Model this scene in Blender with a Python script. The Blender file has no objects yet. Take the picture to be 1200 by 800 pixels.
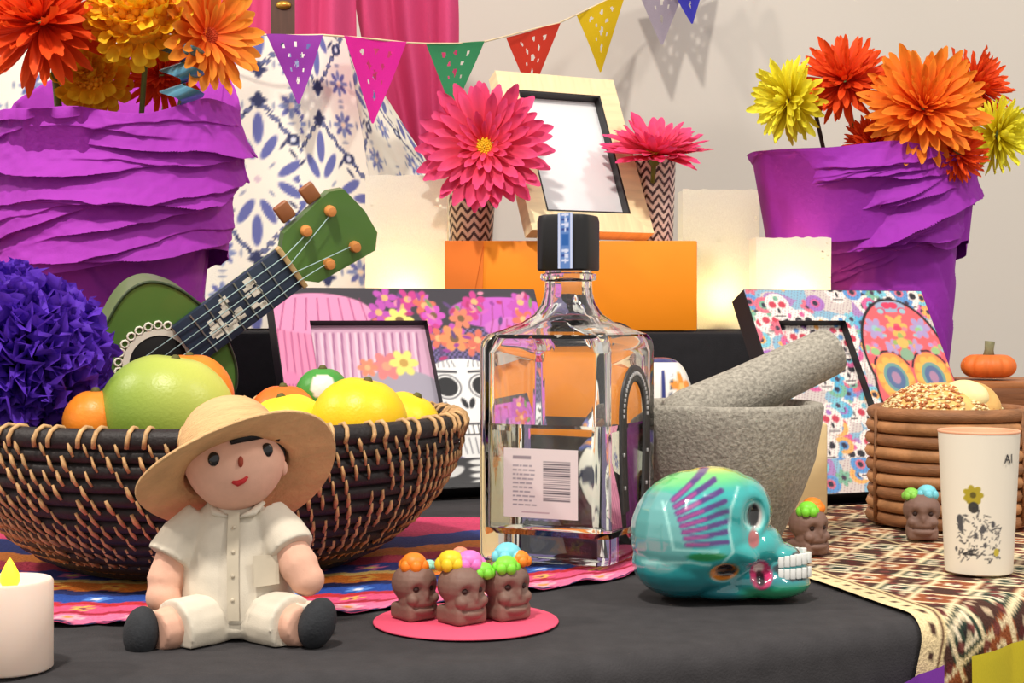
import bpy, bmesh, math, random
import numpy as np
from mathutils import Vector, Matrix, Euler

random.seed(7)
RNG = np.random.default_rng(11)
PI = math.pi
scene = bpy.context.scene
C = scene.collection

# ------------------------------------------------------------------ camera, world, lights, exposure
FPX, CAMZ, HOR = 1800.0, 0.152, 370.0      # focal length in pixels of a 1200 px frame, eye height above the table, horizon row
cam_data = bpy.data.cameras.new('camera')
cam_data.sensor_width = 36.0
cam_data.lens = 36.0 * FPX / 1200.0
cam_data.shift_y = (HOR - 400.0) / 1200.0
cam_data.clip_start = 0.02
cam = bpy.data.objects.new('camera', cam_data)
C.objects.link(cam)
cam.location = (0, 0, CAMZ)
cam.rotation_euler = (PI / 2, 0, 0)
scene.camera = cam

world = bpy.data.worlds.new('room_light')
scene.world = world
world.use_nodes = True
wbg = world.node_tree.nodes['Background']
wbg.inputs['Color'].default_value = (1.0, 0.95, 0.89, 1)
wbg.inputs['Strength'].default_value = 0.62


def area_light(name, loc, target, size, power, col):
    l = bpy.data.lights.new(name, 'AREA')
    l.shape = 'DISK'
    l.size = size
    l.energy = power
    l.color = col
    o = bpy.data.objects.new(name, l)
    C.objects.link(o)
    o.location = loc
    o.rotation_euler = (Vector(target) - Vector(loc)).to_track_quat('-Z', 'Y').to_euler()
    return o


area_light('ceiling_spot_front', (-0.35, -0.15, 2.0), (0.0, 1.25, 0.15), 0.16, 40, (1.0, 0.93, 0.84))
area_light('ceiling_spot_side', (-1.9, 0.7, 1.75), (0.1, 1.6, 0.2), 0.16, 21, (1.0, 0.90, 0.80))
area_light('ceiling_spot_right', (1.5, 0.1, 1.9), (0.1, 1.1, 0.1), 0.3, 17, (1.0, 0.95, 0.88))

vs = scene.view_settings
vs.view_transform = 'Standard'
vs.look = 'None'
vs.gamma = 1.0
vs.use_curve_mapping = False
vs.exposure = 0.12


# ------------------------------------------------------------------ helpers
def lin1(c):
    c = c / 255.0
    return c / 12.92 if c <= 0.04045 else ((c + 0.055) / 1.055) ** 2.4


def lin(c):
    return (lin1(c[0]), lin1(c[1]), lin1(c[2]), 1.0)


def W(px, py, d):                        # a pixel and a distance give a point
    return Vector(((px - 600) * d / FPX, d, CAMZ - (py - HOR) * d / FPX))


def T(px, py):                           # a pixel on the table top gives a point
    d = CAMZ * FPX / (py - HOR)
    return Vector(((px - 600) * d / FPX, d, 0))


def new_mat(name):
    m = bpy.data.materials.new(name)
    m.use_nodes = True
    nt = m.node_tree
    return m, nt, nt.nodes['Principled BSDF']


def M(name, col, rough=0.6, var=0.12, scale=40.0, bump=0.0, bscale=None, metal=0.0, sss=0.0, coat=0.0, spec=0.4, stretch=None):
    m, nt, b = new_mat(name)
    tc = nt.nodes.new('ShaderNodeTexCoord')
    mp = nt.nodes.new('ShaderNodeMapping')
    if stretch:
        mp.inputs['Scale'].default_value = stretch
    nt.links.new(tc.outputs['Object'], mp.inputs['Vector'])
    n = nt.nodes.new('ShaderNodeTexNoise')
    n.inputs['Scale'].default_value = scale
    n.inputs['Detail'].default_value = 5
    nt.links.new(mp.outputs['Vector'], n.inputs['Vector'])
    r = nt.nodes.new('ShaderNodeValToRGB')
    c = lin(col)
    r.color_ramp.elements[0].position = 0.3
    r.color_ramp.elements[1].position = 0.7
    r.color_ramp.elements[0].color = tuple(max(0, x * (1 - var)) for x in c[:3]) + (1,)
    r.color_ramp.elements[1].color = tuple(min(1, x * (1 + var)) for x in c[:3]) + (1,)
    nt.links.new(n.outputs['Fac'], r.inputs['Fac'])
    nt.links.new(r.outputs['Color'], b.inputs['Base Color'])
    common(nt, b, rough, metal, sss, coat, spec)
    if bump:
        add_bump(nt, b, mp, bump, bscale or scale)
    return m


def common(nt, b, rough, metal, sss, coat, spec):
    b.inputs['Roughness'].default_value = rough
    b.inputs['Metallic'].default_value = metal
    b.inputs['Specular IOR Level'].default_value = spec
    b.inputs['Coat Weight'].default_value = coat
    b.inputs['Coat Roughness'].default_value = 0.08
    if sss:
        b.inputs['Subsurface Weight'].default_value = sss
        b.inputs['Subsurface Scale'].default_value = 0.004
        b.inputs['Subsurface Radius'].default_value = (1, 0.6, 0.4)


def add_bump(nt, b, mp, strength, scale):
    n2 = nt.nodes.new('ShaderNodeTexNoise')
    n2.inputs['Scale'].default_value = scale
    n2.inputs['Detail'].default_value = 4
    nt.links.new(mp.outputs['Vector'], n2.inputs['Vector'])
    bp = nt.nodes.new('ShaderNodeBump')
    bp.inputs['Strength'].default_value = strength
    bp.inputs['Distance'].default_value = 0.002
    nt.links.new(n2.outputs['Fac'], bp.inputs['Height'])
    nt.links.new(bp.outputs['Normal'], b.inputs['Normal'])


def MV(name, rough=0.5, coat=0.0, spec=0.4, bump=0.0, bscale=300.0, var=0.0, sss=0.0):
    """Material that reads the printed colour of the mesh, with fine procedural relief."""
    m, nt, b = new_mat(name)
    a = nt.nodes.new('ShaderNodeAttribute')
    a.attribute_name = 'Col'
    out = a.outputs['Color']
    tc = nt.nodes.new('ShaderNodeTexCoord')
    mp = nt.nodes.new('ShaderNodeMapping')
    nt.links.new(tc.outputs['Object'], mp.inputs['Vector'])
    if var:
        n = nt.nodes.new('ShaderNodeTexNoise')
        n.inputs['Scale'].default_value = bscale
        nt.links.new(mp.outputs['Vector'], n.inputs['Vector'])
        mr = nt.nodes.new('ShaderNodeMapRange')
        mr.inputs['From Min'].default_value = 0.3
        mr.inputs['From Max'].default_value = 0.7
        mr.inputs['To Min'].default_value = 1 - var
        mr.inputs['To Max'].default_value = 1 + var
        nt.links.new(n.outputs['Fac'], mr.inputs['Value'])
        mx = nt.nodes.new('ShaderNodeVectorMath')
        mx.operation = 'SCALE'
        nt.links.new(out, mx.inputs[0])
        nt.links.new(mr.outputs['Result'], mx.inputs['Scale'])
        out = mx.outputs['Vector']
    nt.links.new(out, b.inputs['Base Color'])
    common(nt, b, rough, 0, sss, coat, spec)
    if bump:
        add_bump(nt, b, mp, bump, bscale)
    return m


def translucent(name, col, amount=0.35, rough=0.7, attr=False):
    """Thin paper or petal: diffuse front plus light passing through."""
    m, nt, b = new_mat(name)
    tr = nt.nodes.new('ShaderNodeBsdfTranslucent')
    mix = nt.nodes.new('ShaderNodeMixShader')
    mix.inputs['Fac'].default_value = amount
    if attr:
        a = nt.nodes.new('ShaderNodeAttribute')
        a.attribute_name = 'Col'
        src = a.outputs['Color']
    else:
        n = nt.nodes.new('ShaderNodeTexNoise')
        n.inputs['Scale'].default_value = 90
        r = nt.nodes.new('ShaderNodeValToRGB')
        c = lin(col)
        r.color_ramp.elements[0].color = tuple(x * 0.88 for x in c[:3]) + (1,)
        r.color_ramp.elements[1].color = tuple(min(1, x * 1.1) for x in c[:3]) + (1,)
        nt.links.new(n.outputs['Fac'], r.inputs['Fac'])
        src = r.outputs['Color']
    nt.links.new(src, b.inputs['Base Color'])
    nt.links.new(src, tr.inputs['Color'])
    b.inputs['Roughness'].default_value = rough
    b.inputs['Specular IOR Level'].default_value = 0.2
    out = nt.nodes['Material Output']
    nt.links.new(b.outputs['BSDF'], mix.inputs[1])
    nt.links.new(tr.outputs['BSDF'], mix.inputs[2])
    nt.links.new(mix.outputs['Shader'], out.inputs['Surface'])
    return m


def glass_mat(name, col, ior=1.48, rough=0.0):
    m, nt, b = new_mat(name)
    b.inputs['Base Color'].default_value = col
    b.inputs['Transmission Weight'].default_value = 1.0
    b.inputs['Roughness'].default_value = rough
    b.inputs['IOR'].default_value = ior
    return m


def glow_mat(name, col, strength):
    m, nt, b = new_mat(name)
    b.inputs['Base Color'].default_value = lin(col)
    b.inputs['Emission Color'].default_value = lin(col)
    b.inputs['Emission Strength'].default_value = strength
    return m


class MB:
    """Collects geometry; build() links it as one mesh object."""
    def __init__(s):
        s.v, s.f, s.c, s.n = [], [], [], 0

    def add(s, verts, faces, col=None):
        verts = np.asarray(verts, float).reshape(-1, 3)
        o = s.n
        s.v.append(verts)
        s.f.extend([tuple(i + o for i in f) for f in faces])
        if col is None:
            cc = np.full((len(verts), 3), 255.0)
        else:
            cc = np.asarray(col, float)
            cc = np.broadcast_to(cc, (len(verts), 3)) if cc.ndim == 1 else cc.reshape(-1, 3)
        s.c.append(cc)
        s.n += len(verts)
        return s

    def grid(s, P, cu=False, cv=False, col=None, keep=None):
        P = np.asarray(P, float)
        nu, nv = P.shape[:2]
        fs = []
        for i in range(nu if cu else nu - 1):
            for j in range(nv if cv else nv - 1):
                if keep is not None and not keep[i, j]:
                    continue
                i2, j2 = (i + 1) % nu, (j + 1) % nv
                fs.append((i * nv + j, i2 * nv + j, i2 * nv + j2, i * nv + j2))
        return s.add(P.reshape(-1, 3), fs, None if col is None else np.asarray(col, float).reshape(-1, 3) if np.ndim(col) > 1 else col)

    def lathe(s, prof, n=48, caps=(True, True), col=None, off=(0, 0, 0)):
        prof = np.asarray(prof, float)
        th = np.arange(n) * 2 * PI / n
        P = np.zeros((len(prof), n, 3))
        P[..., 0] = prof[:, 0:1] * np.cos(th) + off[0]
        P[..., 1] = prof[:, 0:1] * np.sin(th) + off[1]
        P[..., 2] = prof[:, 1:2] + off[2]
        o = s.n
        s.grid(P, cv=True, col=col)
        if caps[0]:
            s.f.append(tuple(o + j for j in range(n))[::-1])
        if caps[1]:
            s.f.append(tuple(o + (len(prof) - 1) * n + j for j in range(n)))
        return s

    def box(s, c, h, bev=0.0, mat=None, col=None):
        """centre, half size; bevelled edges by insetting each face corner"""
        cx, cy, cz = c
        if bev <= 0:
            vs_ = [(cx + a * h[0], cy + b * h[1], cz + d * h[2]) for a in (-1, 1) for b in (-1, 1) for d in (-1, 1)]
            fs = [(0, 1, 3, 2), (4, 6, 7, 5), (0, 4, 5, 1), (2, 3, 7, 6), (0, 2, 6, 4), (1, 5, 7, 3)]
        else:
            bm = bmesh.new()
            bmesh.ops.create_cube(bm, size=2)
            for v in bm.verts:
                v.co = (v.co.x * h[0], v.co.y * h[1], v.co.z * h[2])
            bmesh.ops.bevel(bm, geom=bm.edges[:], offset=bev, segments=2, affect='EDGES', profile=0.5)
            bm.verts.index_update()
            vs_ = [(v.co.x + cx, v.co.y + cy, v.co.z + cz) for v in bm.verts]
            fs = [tuple(v.index for v in f.verts) for f in bm.faces]
            bm.free()
        if mat is not None:
            vs_ = [tuple(mat @ Vector(v)) for v in vs_]
        return s.add(vs_, fs, col)

    def ell(s, c, r, nu=16, nv=24, mat=None, col=None):
        a = np.linspace(0, PI, nu + 1)
        b = np.arange(nv) * 2 * PI / nv
        P = np.zeros((nu + 1, nv, 3))
        P[..., 0] = r[0] * np.sin(a)[:, None] * np.cos(b)
        P[..., 1] = r[1] * np.sin(a)[:, None] * np.sin(b)
        P[..., 2] = -r[2] * np.cos(a)[:, None] * np.ones(nv)
        if mat is not None:
            P = P @ np.array(mat.to_3x3()).T
        P += np.array(c)
        return s.grid(P, cv=True, col=col)

    def tube(s, pts, rad, n=10, col=None, flat=1.0, caps=True, closed=False):
        pts = [Vector(p) for p in pts]
        k = len(pts)
        if np.isscalar(rad):
            rad = [rad] * k
        P = np.zeros((k, n, 3))
        ref = Vector((0, 0, 1))
        for i, p in enumerate(pts):
            a = pts[(i - 1) % k] if (closed or i > 0) else pts[0]
            b = pts[(i + 1) % k] if (closed or i < k - 1) else pts[-1]
            t = (b - a).normalized()
            u = t.cross(ref)
            if u.length < 1e-4:
                u = t.cross(Vector((0, 1, 0)))
            u.normalize()
            w = u.cross(t).normalized()
            for j in range(n):
                q = 2 * PI * j / n
                P[i, j] = p + (u * math.cos(q) + w * math.sin(q) * flat) * rad[i]
        o = s.n
        s.grid(P, cu=closed, cv=True, col=col)
        if caps and not closed:
            s.f.append(tuple(o + j for j in range(n)))
            s.f.append(tuple(o + (k - 1) * n + j for j in range(n))[::-1])
        return s

    def mesh(s, name):
        me = bpy.data.meshes.new(name)
        V = np.concatenate(s.v)
        me.from_pydata(V.tolist(), [], s.f)
        cols = np.concatenate(s.c)
        if (cols != 255.0).any():
            set_cols(me, cols)
        bm = bmesh.new()
        bm.from_mesh(me)
        bmesh.ops.remove_doubles(bm, verts=bm.verts[:], dist=1e-7)
        bmesh.ops.recalc_face_normals(bm, faces=bm.faces[:])
        bm.to_mesh(me)
        bm.free()
        return me

    def build(s, name, mat, parent=None, smooth=True, sharp=None):
        me = s.mesh(name)
        return link(name, me, mat, parent, smooth, sharp)


def set_cols(me, cols):
    c = np.clip(np.asarray(cols, float) / 255.0, 0, 1)
    l = np.where(c <= 0.04045, c / 12.92, ((c + 0.055) / 1.055) ** 2.4)
    at = me.color_attributes.get('Col') or me.color_attributes.new('Col', 'FLOAT_COLOR', 'POINT')
    at.data.foreach_set('color', np.concatenate([l, np.ones((len(l), 1))], 1).astype(np.float32).ravel())


def link(name, me, mat, parent=None, smooth=True, sharp=None):
    if mat is not None and not me.materials:
        me.materials.append(mat)
    if smooth:
        me.polygons.foreach_set('use_smooth', [True] * len(me.polygons))
        if sharp:
            me.set_sharp_from_angle(angle=math.radians(sharp))
    o = bpy.data.objects.new(name, me)
    C.objects.link(o)
    if parent is not None:
        o.parent = parent
    return o


def tag(o, label=None, cat=None, group=None, kind=None):
    if label:
        o['label'] = label
    if cat:
        o['category'] = cat
    if group:
        o['group'] = group
    if kind:
        o['kind'] = kind
    return o


def thing(name, label, cat, loc=(0, 0, 0), rz=0.0, group=None):
    o = bpy.data.objects.new(name, None)
    o.empty_display_size = 0.01
    C.objects.link(o)
    o.location = loc
    o.rotation_euler = (0, 0, rz)
    return tag(o, label, cat, group)


def text(name, body, size, mat, parent, mtx, align='CENTER'):
    cu = bpy.data.curves.new(name, 'FONT')
    cu.body = body
    cu.size = size
    cu.align_x = align
    cu.align_y = 'CENTER'
    cu.extrude = 0.00005
    cu.materials.append(mat)
    tmp = bpy.data.objects.new(name, cu)
    C.objects.link(tmp)
    dg = bpy.context.evaluated_depsgraph_get()
    me = bpy.data.meshes.new_from_object(tmp.evaluated_get(dg))
    bpy.data.objects.remove(tmp)
    if not me.materials:
        me.materials.append(mat)
    o = bpy.data.objects.new(name, me)
    C.objects.link(o)
    o.parent = parent
    o.matrix_basis = mtx
    return o


def sstep(e0, e1, x):
    t = np.clip((x - e0) / (e1 - e0), 0, 1)
    return t * t * (3 - 2 * t)


class Paint:
    """Flat print laid out in the surface's own coordinates."""
    def __init__(s, U, V, base, soft=0.0006):
        s.U, s.V, s.soft = np.asarray(U, float), np.asarray(V, float), soft
        s.c = np.zeros(s.U.shape + (3,)) + np.array(base, float)

    def mask(s, m, col, a=1.0):
        m = (np.clip(m, 0, 1) * a)[..., None]
        s.c = s.c * (1 - m) + np.array(col, float) * m
        return s

    def inside(s, d):                    # signed distance, negative inside
        return 1 - sstep(-s.soft, s.soft, d)

    def dell(s, cx, cy, rx, ry, rot=0.0):
        x, y = s.U - cx, s.V - cy
        c, q = math.cos(rot), math.sin(rot)
        x, y = x * c + y * q, -x * q + y * c
        return (np.sqrt((x / rx) ** 2 + (y / ry) ** 2) - 1) * min(rx, ry)

    def ell(s, cx, cy, rx, ry, col, rot=0.0, a=1.0):
        return s.mask(s.inside(s.dell(cx, cy, rx, ry, rot)), col, a)

    def ring(s, cx, cy, rx, ry, w, col, rot=0.0):
        return s.mask(s.inside(np.abs(s.dell(cx, cy, rx, ry, rot)) - w), col)

    def seg(s, x0, y0, x1, y1, w, col, a=1.0):
        dx, dy = x1 - x0, y1 - y0
        t = np.clip(((s.U - x0) * dx + (s.V - y0) * dy) / (dx * dx + dy * dy + 1e-12), 0, 1)
        d = np.hypot(s.U - x0 - t * dx, s.V - y0 - t * dy) - w
        return s.mask(s.inside(d), col, a)

    def rect(s, x0, y0, x1, y1, col, a=1.0):
        d = np.maximum(np.abs(s.U - (x0 + x1) / 2) - abs(x1 - x0) / 2, np.abs(s.V - (y0 + y1) / 2) - abs(y1 - y0) / 2)
        return s.mask(s.inside(d), col, a)

    def flower(s, cx, cy, r, n, col, core, rot=0.0):
        for k in range(n):
            q = rot + 2 * PI * k / n
            s.ell(cx + r * 0.6 * math.cos(q), cy + r * 0.6 * math.sin(q), r * 0.42, r * 0.3, col, q)
        return s.ell(cx, cy, r * 0.3, r * 0.3, core)


def noise1(x, seed=0):
    """smooth value noise on an array"""
    x = np.asarray(x, float)
    i = np.floor(x)
    f = x - i
    h = lambda k: np.modf(np.abs(np.sin(k * 12.9898 + seed * 78.233) * 43758.5453))[0]
    f = f * f * (3 - 2 * f)
    return h(i) * (1 - f) + h(i + 1) * f - 0.5


def noise2(x, y, seed=0):
    x, y = np.asarray(x, float), np.asarray(y, float)
    i, j = np.floor(x), np.floor(y)
    f, g = x - i, y - j
    h = lambda a, b: np.modf(np.abs(np.sin(a * 12.9898 + b * 4.1414 + seed * 78.233) * 43758.5453))[0]
    f, g = f * f * (3 - 2 * f), g * g * (3 - 2 * g)
    return (h(i, j) * (1 - f) + h(i + 1, j) * f) * (1 - g) + (h(i, j + 1) * (1 - f) + h(i + 1, j + 1) * f) * g - 0.5


def remeshed(mb, voxel, smooth_iter=8):
    """fuse overlapping blobs into one continuous surface"""
    me = mb.mesh('blob')
    o = bpy.data.objects.new('blob', me)
    C.objects.link(o)
    r = o.modifiers.new('r', 'REMESH')
    r.mode = 'VOXEL'
    r.voxel_size = voxel
    if smooth_iter:
        sm = o.modifiers.new('s', 'SMOOTH')
        sm.iterations = smooth_iter
        sm.factor = 0.5
    dg = bpy.context.evaluated_depsgraph_get()
    dg.update()
    out = bpy.data.meshes.new_from_object(o.evaluated_get(dg))
    bpy.data.objects.remove(o)
    out.color_attributes and out.color_attributes.remove(out.color_attributes[0])
    return out


def coords(me):
    a = np.zeros(len(me.vertices) * 3)
    me.vertices.foreach_get('co', a)
    return a.reshape(-1, 3)


def set_coords(me, a):
    me.vertices.foreach_set('co', np.asarray(a, float).ravel())
    me.update()


# ------------------------------------------------------------------ the setting
WALL_Y = 2.22
FLOOR_Z = -0.74
TC, TR = Vector((-0.22, 1.385, 0)), 0.75       # round display table: centre and radius
m_wall = M('painted_wall', (206, 199, 190), 0.85, 0.025, 3.0, 0.05, 120)
m_floor = M('grey_floor', (120, 112, 104), 0.6, 0.1, 6.0)
tag(MB().box((0, WALL_Y + 0.05, 0.9), (3.0, 0.05, 1.64)).build('wall_back', m_wall, smooth=False), 'plain pale warm grey painted wall', 'wall', kind='structure')
tag(MB().box((0, 0.6, FLOOR_Z - 0.02), (3.0, 1.67, 0.02)).build('floor', m_floor, smooth=False), 'plain grey floor', 'floor', kind='structure')

# round table and its black cloth
m_black = M('black_tablecloth', (58, 56, 58), 0.85, 0.12, 90, 0.25, 900, spec=0.25)
m_tablewood = M('table_wood', (120, 90, 60), 0.5, 0.15, 20)
tb = thing('round_table', 'round banquet table hidden under the black cloth', 'table', (TC.x, TC.y, FLOOR_Z))
MB().lathe([(TR - 0.03, -FLOOR_Z - 0.035), (TR - 0.02, -FLOOR_Z - 0.03), (TR - 0.02, -FLOOR_Z - 0.012), (TR - 0.03, -FLOOR_Z - 0.006)], 64).build('table_top', m_tablewood, tb, sharp=40)
for k in range(4):
    q = PI / 4 + k * PI / 2
    MB().tube([(0.5 * math.cos(q), 0.5 * math.sin(q), 0), (0.45 * math.cos(q), 0.45 * math.sin(q), -FLOOR_Z - 0.03)], 0.018).build('leg', m_tablewood, tb)

def drape_point(x, y, lift, fold=0.012):
    """plan position on the table cloth; beyond the rim it bends over and hangs"""
    dx, dy = x - TC.x, y - TC.y
    r = np.hypot(dx, dy)
    ux, uy = dx / np.maximum(r, 1e-6), dy / np.maximum(r, 1e-6)
    R0 = TR - fold
    over = r - R0
    ang = np.clip(over / fold, 0, PI / 2)
    rr = np.where(over < 0, r, R0 + (fold + lift) * np.sin(ang))
    zz = np.where(over < 0, lift, -fold + (fold + lift) * np.cos(ang) - np.maximum(over - fold * PI / 2, 0))
    return TC.x + ux * rr, TC.y + uy * rr, zz

nr = np.concatenate([np.linspace(0.02, TR - 0.014, 26), TR - 0.012 + np.linspace(0, 0.012 * PI / 2, 8), TR - 0.012 + 0.012 * PI / 2 + np.linspace(0.02, 0.72, 26)])
th = np.arange(240) * 2 * PI / 240
RR, TH = np.meshgrid(nr, th, indexing='ij')
X, Y, Z = drape_point(TC.x + RR * np.cos(TH), TC.y + RR * np.sin(TH), 0.0)
hang = np.clip((-Z - 0.06) / 0.6, 0, 1)
wob = 1 + (0.06 * hang) * np.sin(TH * 14 + 1.5 * np.sin(TH * 3))
X = TC.x + (X - TC.x) * wob
Y = TC.y + (Y - TC.y) * wob
Z = Z + 0.0006 * noise2(X * 40, Y * 40) * (Z > -0.01)
cl = MB().grid(np.stack([X, Y, Z], -1), cv=True)
cl.f.append(tuple(range(240)))
tag(cl.build('black_tablecloth', m_black), 'black tablecloth draped over the round display table', 'tablecloth')

# stepped riser at the back, covered in black cloth
RZ, RY0, RY1, RX0, RX1 = 0.137, 1.40, 1.84, -0.66, 0.325
m_riser = M('black_felt', (38, 37, 40), 0.9, 0.1, 120, 0.2, 900, spec=0.2)
tag(MB().box(((RX0 + RX1) / 2, (RY0 + RY1) / 2, RZ / 2 + 0.001), ((RX1 - RX0) / 2, (RY1 - RY0) / 2, RZ / 2 - 0.001), 0.004).build('display_riser', m_riser, sharp=40),
    'long low black riser step behind the leaning picture frames', 'riser')
# ------------------------------------------------------------------ cloths on the table
m_woven = MV('woven_cloth', 0.9, bump=0.5, bscale=700, var=0.15)
m_embro = MV('embroidered_cloth', 0.8, bump=0.5, bscale=500, var=0.15)


def woven_paint(S, Q):
    """brown, cream and green diamond weave with a cream edge; S from the edge inwards, Q along the edge"""
    p = Paint(S, Q, (70, 38, 28), 0.0011)
    per = 0.034
    a, b = (S - 0.016) / per, Q / per
    col = np.floor(a)
    fa, fb = a - col - 0.5, b - np.floor(b) - 0.5
    alt = (np.mod(col + np.floor(b), 2) == 0)
    d = (np.abs(fa) + np.abs(fb))
    pal = [(38, 58, 44), (150, 78, 40)]
    for k in (0, 1):
        w = alt if k == 0 else ~alt
        p.mask(w * (d < 0.62), pal[k])
    p.mask(((d > 0.42) & (d < 0.56)) * 1.0, (232, 212, 170))
    p.mask(((d > 0.2) & (d < 0.3) & alt) * 1.0, (236, 220, 190))
    p.mask(((d < 0.16) & ~alt) * 1.0, (238, 222, 190))
    p.mask((d < 0.07) * 1.0, (30, 22, 22))
    sp = (np.mod(np.floor(a * 8) + np.floor(b * 8), 3) == 0) & (np.mod(np.floor(b * 4) + np.floor(a * 4), 2) == 0)
    p.mask(sp * 0.75, (236, 214, 176))
    sp2 = (np.mod(np.floor(a * 6) * 3 + np.floor(b * 6) * 5, 7) == 0)
    p.mask(sp2 * 0.8, (96, 26, 26))
    stripe = np.abs(np.mod(a, 3.0) - 0.02) < 0.07
    p.mask(stripe * 1.0, (226, 202, 150))
    p.mask((S < 0.0155) * 1.0, (232, 208, 160))
    dots = (np.abs(S - 0.0085) < 0.0016) & (np.abs(np.mod(Q, 0.0125) - 0.006) < 0.0024)
    p.mask(dots * 1.0, (70, 40, 30))
    p.mask((np.abs(S - 0.0155) < 0.0012) * 1.0, (96, 60, 40))
    return p.c


O = Vector((0.1185, 1.049))
e = Vector((0.289, -0.957))
nrm = Vector((0.957, 0.289))
ss, tt = np.linspace(0, 0.52, 270), np.linspace(-0.12, 0.62, 370)
S, Q = np.meshgrid(ss, tt, indexing='ij')
PX, PY = O.x + S * nrm.x + Q * e.x, O.y + S * nrm.y + Q * e.y
X, Y, Z = drape_point(PX, PY, 0.0022)
Z = Z + 0.0007 * noise2(PX * 60, PY * 60, 3) * (Z > -0.004)
keep = (np.hypot(PX - TC.x, PY - TC.y) < TR + 0.3)
tag(MB().grid(np.stack([X, Y, Z], -1), col=woven_paint(S, Q), keep=keep).build('woven_cloth', m_woven),
    'brown, cream and green woven cloth with a cream border hanging over the table edge', 'cloth')

# bright embroidered cloth under the fruit basket and the bottle, front edge scalloped
edge = [(-0.62, 0.86), (-0.42, 0.80), (-0.30, 0.755), (-0.207, 0.748), (-0.14, 0.758), (-0.07, 0.784), (0.0236, 0.85), (0.066, 0.885), (0.12, 0.98)]
ex = np.array([p[0] for p in edge])
ey = np.array([p[1] for p in edge])
uu, dd = np.linspace(-0.60, 0.10, 340), np.linspace(0, 0.42, 170)
U_, D_ = np.meshgrid(uu, dd, indexing='ij')
sc = 0.006 * np.abs(np.sin(U_ * PI / 0.034)) * np.clip(1 - D_ / 0.03, 0, 1)
EX = U_
EY = np.interp(U_, ex, ey) + 0.005 + D_ - sc
ESZ = 0.0012 + 0.0009 * np.abs(noise2(U_ * 70, D_ * 70, 5)) + 0.002 * np.clip(np.sin(U_ * 190), 0, 1) * np.clip(1 - D_ / 0.03, 0, 1)
p = Paint(U_, D_, (214, 60, 110), 0.001)
bands = [(0.0, 0.004, (34, 34, 78)), (0.004, 0.022, (244, 118, 160)), (0.022, 0.028, (176, 34, 58)), (0.028, 0.044, (226, 84, 128)), (0.044, 0.054, (196, 40, 48)),
         (0.054, 0.075, (36, 74, 160)), (0.075, 0.088, (28, 36, 90)), (0.088, 0.112, (240, 130, 40)), (0.112, 0.122, (246, 206, 120)), (0.122, 0.15, (60, 70, 150)),
         (0.15, 0.18, (206, 60, 90)), (0.18, 0.21, (238, 140, 60)), (0.21, 0.26, (44, 60, 130)), (0.26, 0.43, (200, 60, 100))]
wv = D_ + 0.002 * np.sin(U_ * 260)
for a, b, c in bands:
    p.mask(((wv >= a) & (wv < b)) * 1.0, c)
fx = np.mod(U_, 0.034) - 0.017
for (dy, r, c1, c2) in ((0.014, 0.0085, (255, 176, 190), (250, 150, 70)), (0.037, 0.007, (250, 190, 90), (130, 30, 90)), (0.064, 0.008, (90, 140, 220), (240, 240, 250)), (0.1, 0.009, (255, 190, 80), (200, 50, 40)), (0.136, 0.01, (240, 120, 170), (250, 220, 120))):
    rr = np.hypot(fx, D_ - dy)
    aa = np.arctan2(D_ - dy, fx)
    p.mask((rr < r * (0.75 + 0.25 * np.cos(5 * aa))) * 1.0, c1)
    p.mask((rr < r * 0.35) * 1.0, c2)
kp = ((EY[:-1, :-1] + EY[1:, 1:]) / 2 < 1.15)
tag(MB().grid(np.stack([EX, EY, ESZ], -1), col=p.c, keep=kp).build('embroidered_cloth', m_embro),
    'pink, blue and orange embroidered cloth with a scalloped edge under the fruit basket', 'cloth')

# ------------------------------------------------------------------ tile-print cloth over a tall box, behind
m_tile = MV('tile_print_cloth', 0.75, bump=0.15, bscale=600)


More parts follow.
